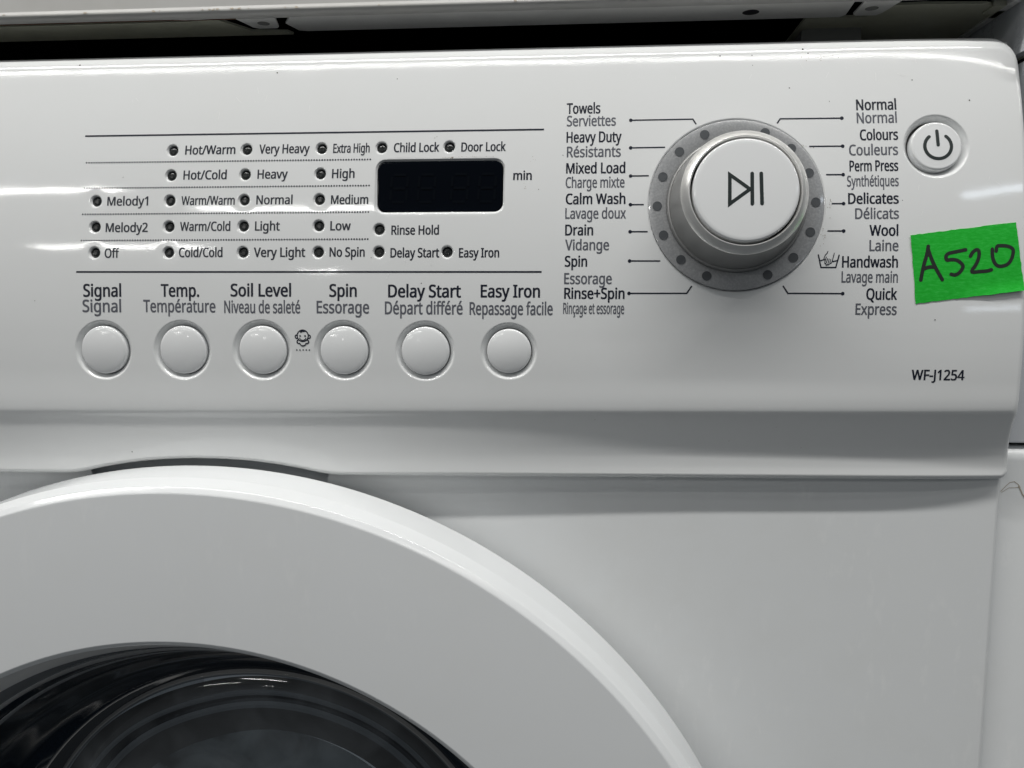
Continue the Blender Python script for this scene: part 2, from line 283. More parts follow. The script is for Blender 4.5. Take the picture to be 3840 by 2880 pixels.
'm':(750,['540 438 574 436 603 429 628 417 649 401 665 379 676 352 683 319 685 280 685 0 615 0 615 277 614 300 610 321 603 338 594 353 582 364 567 372 549 377 528 379 499 376 474 369 454 358 438 342 426 322 418 298 413 270 411 237 411 0 342 0 342 277 341 293 339 308 336 321 332 333 327 344 320 353 312 361 303 367 293 372 281 376 268 378 253 379 233 377 215 374 199 368 185 360 174 350 164 338 156 324 150 308 145 290 141 269 139 247 139 223 139 0 68 0 68 430 125 430 136 371 140 371 147 382 155 392 163 401 173 409 183 416 194 422 205 427 217 431 229 434 241 436 254 437 266 438 290 437 312 433 332 428 349 420 365 410 378 398 389 383 398 366 402 366 414 383 427 398 443 410 461 420 480 428 499 433 519 437']),
'n':(496,['275 438 311 436 343 429 369 417 391 401 409 379 421 352 428 319 431 280 431 0 361 0 361 275 359 299 355 321 348 338 338 353 324 364 308 372 288 377 265 379 232 376 204 368 182 356 166 338 154 316 146 289 140 258 139 223 139 0 68 0 68 430 125 430 136 371 140 371 147 382 156 392 165 401 175 409 186 416 198 422 210 427 222 431 235 434 248 436 262 437']),
'o':(485,['442 216 441 190 438 165 434 142 428 121 420 101 411 82 400 66 388 51 374 37 359 25 342 15 324 7 305 0 285 -4 264 -7 241 -8 221 -7 200 -4 181 0 163 7 145 15 129 25 114 37 100 51 88 66 77 82 67 101 59 121 52 142 48 165 45 190 44 216 46 250 50 282 58 310 68 336 81 360 97 380 116 397 137 412 161 423 186 431 214 436 244 438 272 436 299 431 324 423 347 412 368 397 387 380 403 360 417 336 428 310 436 282 440 250', '117 216 118 191 120 169 125 147 130 128 138 110 147 95 159 82 172 71 187 62 203 56 222 52 243 51 264 52 282 56 299 62 314 71 327 82 339 95 348 110 356 128 361 147 366 169 368 191 369 216 368 240 365 263 361 284 355 303 348 320 338 335 327 348 314 359 299 367 282 374 263 377 242 379 212 376 185 368 164 354 147 335 134 311 124 284 119 252']),
'p':(493,['273 438 310 434 344 424 374 407 401 383 422 351 437 313 446 268 449 216 448 181 444 148 437 119 427 93 415 69 401 49 384 31 365 17 345 6 322 -2 298 -6 272 -8 256 -7 241 -6 227 -3 213 1 201 6 190 11 179 17 170 24 161 31 153 38 145 46 139 55 134 55 137 20 139 -16 139 -192 68 -192 68 430 126 430 136 371 139 371 145 380 153 389 161 397 170 405 179 412 189 419 201 424 213 429 226 433 240 436 256 437', '260 379 239 377 221 374 204 369 190 362 178 353 167 342 158 328 152 313 146 295 142 275 140 254 139 229 139 216 139 190 142 167 145 145 150 126 157 109 165 93 176 80 188 70 203 61 220 55 239 52 261 51 280 52 297 56 312 63 326 72 338 84 348 98 357 113 364 131 369 150 373 171 375 193 376 217 374 252 369 283 360 310 348 334 331 354 311 367 288 376']),
'q':(493,['354 -9 355 25 358 58 354 58 344 45 332 32 318 21 303 11 285 3 266 -3 243 -7 219 -8 182 -5 148 6 119 23 93 48 71 79 56 117 47 162 44 214 46 249 50 282 57 311 67 338 79 361 93 381 110 398 129 413 150 424 172 432 196 436 221 438 245 437 267 433 287 427 304 419 319 408 333 397 345 385 355 371 358 371 369 430 425 430 425 -192 354 -192', '233 51 254 52 272 55 289 60 304 67 316 76 327 87 335 100 342 116 348 134 352 153 354 175 355 199 355 213 354 252 348 285 340 314 328 337 312 356 290 369 263 377 231 379 204 376 181 368 161 354 145 334 133 309 124 281 119 249 117 213 119 176 124 145 133 117 146 93 162 75 182 61 205 53']),
'r':(331,['269 438 295 437 319 433 310 368 287 372 264 374 252 373 240 371 228 368 217 363 206 358 195 351 186 343 176 334 168 324 161 313 154 301 149 289 144 275 141 261 139 245 139 229 139 0 68 0 68 430 126 430 134 351 137 351 144 363 152 374 161 385 170 395 180 404 191 413 202 420 214 426 227 431 240 435 254 437']),
's':(384,['348 119 347 99 343 80 336 64 327 49 316 36 302 24 286 14 268 6 248 0 226 -4 202 -7 176 -8 155 -8 135 -6 116 -4 99 -1 83 3 68 8 55 13 42 19 42 83 55 77 70 71 86 65 104 60 122 55 141 52 159 50 178 49 203 50 224 53 242 59 256 66 266 76 274 86 278 99 280 112 279 120 278 128 275 135 271 141 266 148 259 154 250 160 239 167 227 173 212 180 194 188 174 196 154 204 135 212 118 220 103 228 89 236 76 245 66 255 57 266 50 278 45 292 42 307 41 324 44 350 52 372 66 392 85 408 109 421 137 430 168 436 202 438 221 437 240 436 258 434 275 430 292 426 308 421 324 415 339 409 315 353 301 358 287 363 273 368 258 372 243 376 228 378 213 380 197 380 177 379 159 377 144 372 131 366 121 358 114 350 110 339 108 328 109 319 111 312 114 304 119 298 125 292 133 286 142 280 154 274 167 268 182 261 199 254 219 246 239 239 257 231 274 223 289 215 302 206 314 197 324 187 333 176 339 164 344 150 347 135']),
't':(289,['212 50 220 50 228 50 236 51 245 53 272 59 272 5 266 2 258 0 250 -2 240 -4 229 -6 219 -7 209 -8 200 -8 183 -7 167 -5 152 -1 138 4 124 11 112 20 101 31 91 44 84 60 78 79 75 100 74 125 74 375 13 375 13 409 75 437 103 528 144 528 144 430 269 430 269 375 144 375 144 127 146 108 149 93 155 79 163 69 173 60 185 54 198 51']),
'u':(496,['427 430 427 0 370 0 359 57 356 57 349 46 340 36 331 28 321 20 310 13 298 8 286 3 273 -1 260 -4 247 -6 234 -8 220 -8 195 -7 173 -4 152 1 134 8 117 18 103 29 91 43 81 59 73 78 68 99 64 122 63 148 63 430 135 430 135 153 136 129 141 108 148 91 158 76 171 65 188 57 207 52 230 51 253 52 273 55 291 61 306 69 319 79 330 91 338 105 345 121 350 140 354 160 356 182 357 206 357 430']),
'v':(407,['163 0 0 430 75 430 167 176 180 137 193 96 201 63 204 63 214 96 227 138 241 176 332 430 407 430 244 0']),
'w':(630,['346 243 336 276 328 308 321 335 316 357 313 357 308 335 302 307 294 275 284 242 207 1 127 1 9 431 82 431 141 201 153 154 163 109 169 73 172 73 178 97 185 128 193 160 201 188 277 431 354 431 428 188 440 149 451 109 457 74 460 74 466 108 477 153 489 201 549 431 621 431 502 1 419 1']),
'x':(424,['170 220 22 430 102 430 213 268 322 430 402 430 253 220 410 0 330 0 213 172 94 0 14 0']),
'y':(409,['1 430 76 430 169 185 184 144 196 105 205 68 209 68 211 79 215 91 219 105 224 121 245 186 333 430 409 430 224 -59 216 -79 207 -97 198 -114 188 -130 177 -144 165 -156 152 -167 138 -176 123 -183 106 -188 87 -191 67 -192 34 -190 9 -186 9 -130 30 -133 56 -135 68 -134 79 -132 90 -130 99 -126 108 -120 116 -114 123 -107 130 -99 136 -90 142 -80 147 -70 152 -59 174 -2']),
'ç':(385,['241 -8 213 -7 187 -2 162 5 139 15 118 28 99 45 83 65 69 87 58 114 50 143 46 176 44 213 46 250 51 284 59 315 71 342 85 365 102 385 121 401 142 415 166 425 191 432 217 436 245 438 262 437 278 436 293 434 309 431 323 427 336 424 348 419 358 415 337 356 327 360 316 363 304 366 292 370 279 372 267 374 255 376 244 376 223 375 204 371 187 366 172 358 159 347 148 335 138 320 131 303 125 284 120 263 118 239 117 213 118 189 120 166 125 145 131 126 138 109 148 94 159 82 172 71 186 63 202 58 220 54 240 53 257 53 273 55 288 57 302 60 315 64 328 68 340 73 351 78 351 15 340 10 328 5 316 1 304 -2 290 -5 275 -7 258 -8', '306 -111 304 -130 299 -146 290 -160 277 -171 260 -181 240 -187 215 -191 188 -192 165 -191 148 -188 148 -144 167 -147 190 -148 204 -148 216 -146 226 -144 234 -141 241 -136 246 -130 248 -122 249 -113 248 -103 244 -95 237 -88 228 -83 217 -78 205 -74 191 -71 176 -69 211 0 257 0 237 -43 246 -45 255 -48 264 -51 272 -55 279 -59 286 -65 292 -70 297 -77 301 -84 304 -92 306 -101']),
'é':(452,['234 438 261 436 286 432 308 424 329 414 348 401 364 385 378 367 390 346 399 323 406 299 410 272 411 244 411 201 117 201 120 167 127 137 139 111 154 90 174 74 197 62 224 55 254 52 274 53 293 54 310 56 327 60 343 64 359 69 375 75 392 82 392 20 376 13 359 8 343 3 327 -1 310 -4 292 -6 272 -8 251 -8 221 -6 194 -2 167 6 143 17 121 31 101 48 85 68 70 91 59 117 51 146 46 177 44 212 46 246 50 277 57 306 68 333 81 357 96 378 114 395 134 411 157 423 181 431 207 436', '233 380 209 378 188 372 170 362 154 348 140 330 130 309 123 285 119 257 338 257 337 275 335 292 331 307 326 322 320 334 312 346 303 356 292 364 280 371 266 376 251 379', '347 606 326 579 296 546 263 513 233 486 186 486 186 496 212 532 240 575 246 585 252 596 258 605 262 614 347 614'])}

# ------------------------------------------------------------------ helpers
def P(X, Y, z=0.0): return Vector((X*S, -z*S, H0-Y*S))
WORLD = {}
def tag(o, label=None, cat=None, group=None, kind=None):
    for k, v in (('label', label), ('category', cat), ('group', group), ('kind', kind)):
        if v: o[k] = v
    return o
def empty(name, loc, label, cat):
    o = bpy.data.objects.new(name, None); COL.objects.link(o); o.location = loc; WORLD[o.name] = Vector(loc)
    o.empty_display_size = 0.02
    return tag(o, label, cat)
def add(name, verts, faces, mat, parent=None, origin=None, label=None, kind=None, smooth=True, sharp=None, normals=None, mats=None, midx=None):
    me = bpy.data.meshes.new(name)
    if origin is None:
        n = len(verts); origin = sum((Vector(v) for v in verts), Vector())/max(1, n)
    origin = Vector(origin)
    me.from_pydata([tuple(Vector(v)-origin) for v in verts], [], faces)
    me.validate(); me.update()
    for m in (mats or [mat]): me.materials.append(m)
    if midx is not None: me.polygons.foreach_set('material_index', midx)
    if smooth: me.polygons.foreach_set('use_smooth', [True]*len(me.polygons))
    if sharp is not None: me.set_sharp_from_angle(angle=math.radians(sharp))
    if normals is not None: me.normals_split_custom_set_from_vertices(normals)
    return link(name, me, parent, origin, label, kind)
def link(name, me, parent, origin, label=None, kind=None):
    o = bpy.data.objects.new(name, me); COL.objects.link(o)
    WORLD[o.name] = Vector(origin)
    if parent is not None:
        o.parent = parent; o.location = Vector(origin)-WORLD[parent.name]
    else: o.location = origin
    return tag(o, label, None, None, kind)
def dup(o, parent, origin, label=None):
    c = o.copy(); COL.objects.link(c); WORLD[c.name] = Vector(origin); c.parent = parent
    c.location = Vector(origin)-(WORLD[parent.name] if parent else Vector())
    for k in ('label',):
        if label: c[k] = label
        elif k in c: del c[k]
    return c
def frame(X, Y, lift=0.0):
    e = 2.0
    zx = (base_z(X+e, Y)-base_z(X-e, Y))/(2*e); zy = (base_z(X, Y+e)-base_z(X, Y-e))/(2*e)
    n = Vector((-zx, -1.0, zy)).normalized()
    ex = Vector((1, -zx, 0)).normalized(); ey = n.cross(ex).normalized()
    return P(X, Y, base_z(X, Y)) + n*lift*S, ex, ey, n
def lathe(prof, fr, seg=96, close_in=False):
    O, ex, ey, n = fr
    V, F = [], []
    for r, h in prof:
        for k in range(seg):
            a = 2*math.pi*k/seg
            V.append(O + (ex*math.cos(a)+ey*math.sin(a))*(r*S) + n*(h*S))
    for i in range(len(prof)-1):
        for k in range(seg):
            k2 = (k+1) % seg
            F.append((i*seg+k, i*seg+k2, (i+1)*seg+k2, (i+1)*seg+k))
    if close_in: F.append(tuple((len(prof)-1)*seg+k for k in range(seg)))
    return V, F
FRONT = lambda X, Y, z=0: (P(X, Y, z), Vector((1, 0, 0)), Vector((0, 0, 1)), Vector((0, -1, 0)))
def box(x0, x1, y0, y1, z0, z1):
    V = [P(x, y, z) for x in (x0, x1) for y in (y0, y1) for z in (z0, z1)]
    return V, [(0,1,3,2),(4,6,7,5),(0,4,5,1),(2,3,7,6),(0,2,6,4),(1,5,7,3)]
def merge(*parts):
    V, F = [], []
    for v, f in parts:
        b = len(V); V += v; F += [tuple(i+b for i in q) for q in f]
    return V, F

# ------------------------------------------------------------------ materials
def mat(name, col, rough=0.4, metal=0.0, spec=0.5, coat=0.0, trans=0.0, ior=1.5):
    m = bpy.data.materials.new(name); m.use_nodes = True
    b = m.node_tree.nodes['Principled BSDF']
    b.inputs['Base Color'].default_value = (*col, 1); b.inputs['Roughness'].default_value = rough
    b.inputs['Metallic'].default_value = metal; b.inputs['Specular IOR Level'].default_value = spec
    b.inputs['Coat Weight'].default_value = coat; b.inputs['Coat Roughness'].default_value = 0.06
    b.inputs['Transmission Weight'].default_value = trans; b.inputs['IOR'].default_value = ior
    return m
def node(m, t, **kw):
    n = m.node_tree.nodes.new(t)
    for k, v in kw.items():
        if k in n.inputs: n.inputs[k].default_value = v
        else: setattr(n, k, v)
    return n
def lk(m, a, b): m.node_tree.links.new(a, b)
def ramp(m, src, stops):
    r = node(m, 'ShaderNodeValToRGB'); e = r.color_ramp.elements
    while len(e) < len(stops): e.new(0.5)
    for i, (p, c) in enumerate(stops): e[i].position = p; e[i].color = (*c, 1)
    lk(m, src, r.inputs['Fac']); return r
def enamel(name, col, rough, wave=0.00010, grain=0.000004, ripple=0.000006, dirt=0.05, smear=0.0, stain=(0.55, 0.52, 0.44)):
    """glossy white surface with slow waviness, fine grain, uneven gloss and a little grime"""
    m = mat(name, col, rough); b = m.node_tree.nodes['Principled BSDF']
    g = node(m, 'ShaderNodeNewGeometry'); pos = g.outputs['Position']
    n1 = node(m, 'ShaderNodeTexNoise', Scale=42.0, Detail=1.5); lk(m, pos, n1.inputs['Vector'])
    n2 = node(m, 'ShaderNodeTexNoise', Scale=2600.0, Detail=2.0); lk(m, pos, n2.inputs['Vector'])
    b1 = node(m, 'ShaderNodeBump', Strength=1.0, Distance=wave); lk(m, n1.outputs['Fac'], b1.inputs['Height'])
    b2 = node(m, 'ShaderNodeBump', Strength=1.0, Distance=grain); lk(m, n2.outputs['Fac'], b2.inputs['Height'])
    n5 = node(m, 'ShaderNodeTexNoise', Scale=420.0, Detail=4.0, Roughness=0.7); lk(m, pos, n5.inputs['Vector'])
    b3 = node(m, 'ShaderNodeBump', Strength=1.0, Distance=ripple); lk(m, n5.outputs['Fac'], b3.inputs['Height'])
    lk(m, b1.outputs['Normal'], b3.inputs['Normal']); lk(m, b3.outputs['Normal'], b2.inputs['Normal']); lk(m, b2.outputs['Normal'], b.inputs['Normal'])
    n3 = node(m, 'ShaderNodeTexNoise', Scale=75.0, Detail=6.0, Roughness=0.65); lk(m, pos, n3.inputs['Vector'])
    mr = node(m, 'ShaderNodeMapRange'); mr.inputs['From Min'].default_value = 0.35; mr.inputs['From Max'].default_value = 0.7
    mr.inputs['To Min'].default_value = rough*0.8; mr.inputs['To Max'].default_value = rough*1.35
    lk(m, n3.outputs['Fac'], mr.inputs['Value']); lk(m, mr.outputs['Result'], b.inputs['Roughness'])
    n4 = node(m, 'ShaderNodeTexNoise', Scale=28.0, Detail=8.0, Roughness=0.7); lk(m, pos, n4.inputs['Vector'])
    d = ramp(m, n4.outputs['Fac'], [(0.45, (0, 0, 0)), (0.8, (dirt, dirt, dirt))])
    mp = node(m, 'ShaderNodeMapping'); mp.inputs['Scale'].default_value = (190, 190, 70); lk(m, pos, mp.inputs['Vector'])
    n6 = node(m, 'ShaderNodeTexNoise', Scale=1.0, Detail=5.0, Roughness=0.6); lk(m, mp.outputs['Vector'], n6.inputs['Vector'])
    n7 = node(m, 'ShaderNodeTexNoise', Scale=16.0, Detail=1.0); lk(m, pos, n7.inputs['Vector'])
    sm = ramp(m, n6.outputs['Fac'], [(0.56, (0, 0, 0)), (0.74, (smear, smear, smear))]); sg = ramp(m, n7.outputs['Fac'], [(0.45, (0, 0, 0)), (0.62, (1, 1, 1))])
    mul = node(m, 'ShaderNodeMath', operation='MULTIPLY'); lk(m, sm.outputs['Color'], mul.inputs[0]); lk(m, sg.outputs['Color'], mul.inputs[1])
    mx = node(m, 'ShaderNodeMix', data_type='RGBA'); mx.inputs['A'].default_value = (*col, 1); mx.inputs['B'].default_value = (*stain, 1)
    lk(m, d.outputs['Color'], mx.inputs['Factor'])
    m2 = node(m, 'ShaderNodeMix', data_type='RGBA'); m2.inputs['B'].default_value = (0.94, 0.94, 0.93, 1)
    lk(m, mul.outputs['Value'], m2.inputs['Factor']); lk(m, mx.outputs['Result'], m2.inputs['A']); lk(m, m2.outputs['Result'], b.inputs['Base Color'])
    return m
PLASTIC = enamel('white_plastic', (0.80, 0.81, 0.81), 0.055, wave=0.00004, grain=0.0000012)
CAP = enamel('white_button_plastic', (0.81, 0.82, 0.825), 0.09, wave=0.00002, dirt=0.02)
STEEL = enamel('white_painted_steel', (0.77, 0.785, 0.79), 0.36, wave=0.00006, grain=0.00001, dirt=0.10, smear=0.32)
DOORW = enamel('white_door_plastic', (0.745, 0.76, 0.77), 0.12, wave=0.00005, dirt=0.06, smear=0.16)
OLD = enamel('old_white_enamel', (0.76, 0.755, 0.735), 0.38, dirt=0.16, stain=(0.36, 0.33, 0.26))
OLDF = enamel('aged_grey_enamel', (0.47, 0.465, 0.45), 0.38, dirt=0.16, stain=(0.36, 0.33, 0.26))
PAN = enamel('olive_primer_steel', (0.50, 0.50, 0.40), 0.5, dirt=0.4, stain=(0.18, 0.17, 0.11))
NEIGH = enamel('bluish_white_enamel', (0.66, 0.68, 0.71), 0.3)
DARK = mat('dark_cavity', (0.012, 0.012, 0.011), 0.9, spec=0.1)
HOLLOW = mat('unlit_inner_plastic', (0.72, 0.74, 0.76), 0.8, spec=0.1)
GAP = mat('black_gap', (0.006, 0.006, 0.007), 0.6)
RUBBER = mat('grey_foot_plastic', (0.22, 0.22, 0.21), 0.6)
INK = mat('black_print', (0.010, 0.013, 0.026), 0.32)
INKG = mat('grey_print', (0.115, 0.12, 0.142), 0.32)
INKW = mat('worn_grey_print', (0.30, 0.29, 0.26), 0.32)
LEDB = mat('led_smoke_plastic', (0.012, 0.014, 0.014), 0.25)
LENS = mat('led_lens', (0.018, 0.020, 0.020), 0.22)
GLASS = mat('black_display_glass', (0.0022, 0.0034, 0.006), 0.09, spec=0.14)
SEG = mat('unlit_segment', (0.0036, 0.0050, 0.0075), 0.10, spec=0.14)
SCRATCH = mat('pale_scratch', (0.93, 0.93, 0.92), 0.5)
DUST = mat('brown_dust', (0.26, 0.22, 0.15), 0.9)
SPECK = mat('grime_speck', (0.06, 0.055, 0.045), 0.8)
STAIN = mat('rust_stain', (0.42, 0.37, 0.30), 0.8)
RUST = mat('rust_edge', (0.10, 0.045, 0.02), 0.85)

SILVER = mat('silver_paint', (0.33, 0.33, 0.325), 0.36, metal=0.4)
BEVEL = mat('satin_silver', (0.90, 0.89, 0.865), 0.28, metal=0.7)
RING = mat('smoky_ring_plastic', (0.46, 0.465, 0.475), 0.32, metal=0.25, coat=0.8)
def frosted(m):
    b = m.node_tree.nodes['Principled BSDF']; g = node(m, 'ShaderNodeNewGeometry')
    n = node(m, 'ShaderNodeTexNoise', Scale=1500.0, Detail=3.0); lk(m, g.outputs['Position'], n.inputs['Vector'])
    r = ramp(m, n.outputs['Fac'], [(0.4, (0.35, 0.355, 0.365)), (0.7, (0.45, 0.455, 0.46))]); lk(m, r.outputs['Color'], b.inputs['Base Color'])
frosted(RING)
DOT = mat('dial_dot', (0.062, 0.068, 0.075), 0.6)
SYM = mat('dark_green_print', (0.018, 0.026, 0.026), 0.4)

TAPE = mat('green_paper_tape', (0.03, 0.42, 0.06), 0.85, spec=0.2)
def paper(m):
    b = m.node_tree.nodes['Principled BSDF']; g = node(m, 'ShaderNodeNewGeometry')
    mp = node(m, 'ShaderNodeMapping'); mp.inputs['Scale'].default_value = (420, 420, 1500); mp.inputs['Rotation'].default_value = (0, 0.12, 0)
    lk(m, g.outputs['Position'], mp.inputs['Vector'])
    n = node(m, 'ShaderNodeTexNoise', Scale=1.0, Detail=6.0, Roughness=0.7); lk(m, mp.outputs['Vector'], n.inputs['Vector'])
    r = ramp(m, n.outputs['Fac'], [(0.30, (0.011, 0.40, 0.024)), (0.5, (0.016, 0.47, 0.036)), (0.74, (0.045, 0.56, 0.075))])
    lk(m, r.outputs['Color'], b.inputs['Base Color'])
    bp = node(m, 'ShaderNodeBump', Strength=0.6, Distance=0.00006); lk(m, n.outputs['Fac'], bp.inputs['Height']); lk(m, bp.outputs['Normal'], b.inputs['Normal'])
paper(TAPE)
MARKER = mat('black_marker', (0.010, 0.016, 0.012), 0.55)

BOWL = mat('smoked_door_glass', (0.005, 0.010, 0.017), 0.06, coat=0.6)
DRUM = mat('wet_grey_drum', (0.05, 0.05, 0.047), 0.25)
def drum(m):
    b = m.node_tree.nodes['Principled BSDF']; g = node(m, 'ShaderNodeNewGeometry')
    n = node(m, 'ShaderNodeTexNoise', Scale=38.0, Detail=3.0, Distortion=0.8); lk(m, g.outputs['Position'], n.inputs['Vector'])
    r = ramp(m, n.outputs['Fac'], [(0.35, (0.17, 0.16, 0.15)), (0.5, (0.33, 0.335, 0.325)), (0.68, (0.46, 0.47, 0.46))])
    lk(m, r.outputs['Color'], b.inputs['Base Color'])
drum(DRUM)
GASKET = mat('brown_grey_gasket', (0.145, 0.132, 0.12), 0.3)
SEAL = mat('grey_seal', (0.34, 0.34, 0.34), 0.3)
GROOVE = mat('dark_groove', (0.03, 0.032, 0.035), 0.3)
TRIM = mat('grey_trim', (0.86, 0.85, 0.83), 0.25)
COLLAR = mat('smoky_collar', (0.22, 0.23, 0.24), 0.15)

# ------------------------------------------------------------------ the washing machine
XC = -1508
machine = empty('washing_machine', (XC*S, 0.28, 0.0), 'white front loading washing machine in the middle, with dial, buttons and round door', 'washing machine')
XR, XL = 1612, 2*XC-1612

# holes and dishes: (X, Y, hole radius, dish radius, dish depth)
HOLES = []
for nm, X, Y in LEDS: HOLES.append((X, Y, 20.5, 25.5, 7.0))
for (dx, dy, dr), (bx_, by_, br) in BUTTONS: HOLES.append(((dx+bx_)/2, (dy+by_)/2, br+2.6, dr, 24.0))
PX, PY = (POWER_DISH[0]+POWER[0])/2, (POWER_DISH[1]+POWER[1])/2
HOLES.append((PX, PY, POWER[2]+3.0, POWER_DISH[2]+2, 36.0))
DX, DY, DR = DIAL
HOLES.append((DX, DY, DR-2, DR+3, 4.0))
RX0, RX1, RY0, RY1, RRAD = DISPLAY
def rrect_sdf(X, Y):
    cx, cy = (RX0+RX1)/2, (RY0+RY1)/2
    qx, qy = abs(X-cx)-((RX1-RX0)/2-RRAD), abs(Y-cy)-((RY1-RY0)/2-RRAD)
    return math.hypot(max(qx, 0), max(qy, 0))+min(max(qx, qy), 0)-RRAD
def rrect_pts(off, n=8, z=None):
    out = []
    r = RRAD+off
    for cx, cy, a0 in ((RX1-RRAD, RY1-RRAD, 0), (RX0+RRAD, RY1-RRAD, 90), (RX0+RRAD, RY0+RRAD, 180), (RX1-RRAD, RY0+RRAD, 270)):
        for k in range(n+1):
            a = math.radians(a0+90*k/n); out.append((cx+r*math.cos(a), cy+r*math.sin(a)))
    return out
def surf_z(X, Y):
    z = base_z(X, Y)
    for hx, hy, r0, r1, dep in HOLES:
        dx, dy = X-hx, Y-hy
        R_ = 58.0 if r0 < 30 else r1
        if abs(dx) < R_ and abs(dy) < R_:
            r = math.hypot(dx, dy)
            if r0 < 30 and r < 58: z -= 0.34*sstep(58, 24, r)
            if r < r1: z -= dep*sstep(r1, r0, r) if dep < 10 else dep*(0.35*sstep(r1, r0-6, r)+0.65*min(1, (r1-r)/(r1-r0)))
    if RX0-12 < X < RX1+12 and RY0-12 < Y < RY1+12:
        d = rrect_sdf(X, Y)
        if d < 8: z -= 7*sstep(8, 0, d)
    return z
def surf_n(X, Y, e=0.8):
    zx = (surf_z(X+e, Y)-surf_z(X-e, Y))/(2*e); zy = (surf_z(X, Y+e)-surf_z(X, Y-e))/(2*e)
    return Vector((-zx, -1.0, zy)).normalized()

YT = -1288
def bottom_y(X):
    y = 316 + slant(300)*X
    t = abs(X-XC)
    if t < 620:
        arch = 273 + 66*(t/545.0)**2.1
        # soft minimum, so the cut-out meets the straight edge in a small curve
        k = 14.0; h = max(0.0, min(1.0, 0.5+0.5*(y-arch)/k)); y = y*(1-h)+arch*h-k*h*(1-h)
    return y
def build_panel():
    RC, RS, RT, RB = 58.0, 27.0, 100.0, 20.0
    xr, xl = XR-25.5, XL+25.5
    cont = []      # (X, Y, outward 2D normal, roll radius)
    def line_x(a, b, step):
        n = max(1, int(abs(b-a)/step)); return [a+(b-a)*i/n for i in range(n)]
    for x in line_x(xl+RC, xr-RC, 30): cont.append((x, YT, (0, -1), RT))
    for k in range(13):
        a = math.radians(-90+90*k/12); t = k/12
        cont.append((xr-RC+RC*math.cos(a), YT+RC+RC*math.sin(a), (math.cos(a), math.sin(a)), RT+(RS-RT)*t*t*(3-2*t)))
    yb = bottom_y(xr)-6
    for y in line_x(YT+RC+20, yb-14, 20): cont.append((xr, y, (1, 0), RS))
    for k in range(6):
        a = math.radians(90*k/5); cont.append((xr-12+12*math.cos(a), yb-12+12*math.sin(a), (math.cos(a), math.sin(a)), RS+(RB-RS)*k/5))
    xs = line_x(xr-26, xl+26, 16)
    for x in xs:
        d = (bottom_y(x+3)-bottom_y(x-3))/6; l = math.hypot(1, d); cont.append((x, bottom_y(x)-6, (-d/l, 1/l), RB))
    yb = bottom_y(xl)-6
    for k in range(6):
        a = math.radians(90+90*k/5); cont.append((xl+12+12*math.cos(a), yb-12+12*math.sin(a), (math.cos(a), math.sin(a)), RB+(RS-RB)*k/5))
    for y in line_x(yb-30, YT+RC+20, 20): cont.append((xl, y, (-1, 0), RS))
    for k in range(13):
        a = math.radians(180+90*k/12); t = k/12
        cont.append((xl+RC+RC*math.cos(a), YT+RC+RC*math.sin(a), (math.cos(a), math.sin(a)), RS+(RT-RS)*t*t*(3-2*t)))
    def widen(X, Y): return X+14*sstep(60, 300, Y)*(sstep(1420, 1580, X)-sstep(XL+190, XL+30, X))
    cont = [(widen(c[0], c[1]), c[1], c[2], c[3]) for c in cont]
    poly = np.array([(c[0], c[1]) for c in cont])
    pts, edges = [tuple(p) for p in poly], [(i, (i+1) % len(poly)) for i in range(len(poly))]
    def ringadd(ps, close=True):
        b = len(pts); pts.extend(ps)
        if close: edges.extend((b+i, b+(i+1) % len(ps)) for i in range(len(ps)))
        return b
    rings = []
    for hx, hy, r0, r1, dep in HOLES:
        n = 40 if r0 < 60 else 72 if r0 < 200 else 144
        m = 3 if dep < 10 else 7
        for j in range(m+1):
            r = r0+(r1-r0)*j/m
            b = ringadd([(hx+r*math.cos(2*math.pi*k/n), hy+r*math.sin(2*math.pi*k/n)) for k in range(n)])
            if j == 0: rings.append((b, n, 60.0 if r0 < 200 else 20.0))
        for dr in ((4, 9, 15, 22, 30) if r0 < 30 else (4,)): ringadd([(hx+(r1+dr)*math.cos(2*math.pi*k/n), hy+(r1+dr)*math.sin(2*math.pi*k/n)) for k in range(n)], False)
    for j, off in enumerate((0, 2, 4, 6, 8, 11)):
        ps = rrect_pts(off); b = ringadd(ps, off < 11)
        if j == 0: rings.append((b, len(ps), 40.0))
    rows = list(range(YT+14, -90, 26)) + list(range(-90, 20, 14)) + list(range(20, 320, 7))
    xsg = np.arange(xl+20, xr-10, 34.0)
    def inpoly(q):
        x, y = q[:, 0], q[:, 1]; ins = np.zeros(len(q), bool)
        for i in range(len(poly)):
            (x1, y1), (x2, y2) = poly[i], poly[(i+1) % len(poly)]
            if y1 == y2: continue
            c = ((y1 > y) != (y2 > y)) & (x < (x2-x1)*(y-y1)/(y2-y1)+x1); ins ^= c
        return ins
    gp = np.array([(x, yc+slant(yc)*x) for yc in rows for x in xsg])
    gp = gp[inpoly(gp)]
    keep = np.ones(len(gp), bool)
    for hx, hy, r0, r1, dep in HOLES: keep &= np.hypot(gp[:, 0]-hx, gp[:, 1]-hy) > (r1+38 if r0 < 30 else r1+9)
    for i, q in enumerate(gp):
        if keep[i] and RX0-20 < q[0] < RX1+20 and RY0-20 < q[1] < RY1+20 and rrect_sdf(*q) < 15: keep[i] = False
    db = np.min(np.abs(gp[:, 1, None]-np.array([YT, 1e9])[None]), axis=1); keep &= db > 6
    by = np.array([bottom_y(x)-6 for x in gp[:, 0]]); keep &= gp[:, 1] < by-4
    pts += [tuple(q) for q in gp[keep]]
    vo, eo, fo, ov, oe, of = delaunay_2d_cdt([Vector(p) for p in pts], edges, [], 0, 1e-4)
    vo = np.array([(v.x, v.y) for v in vo]); fo = np.array([f for f in fo if len(f) == 3])
    cen = vo[fo].mean(axis=1); ok = inpoly(cen)
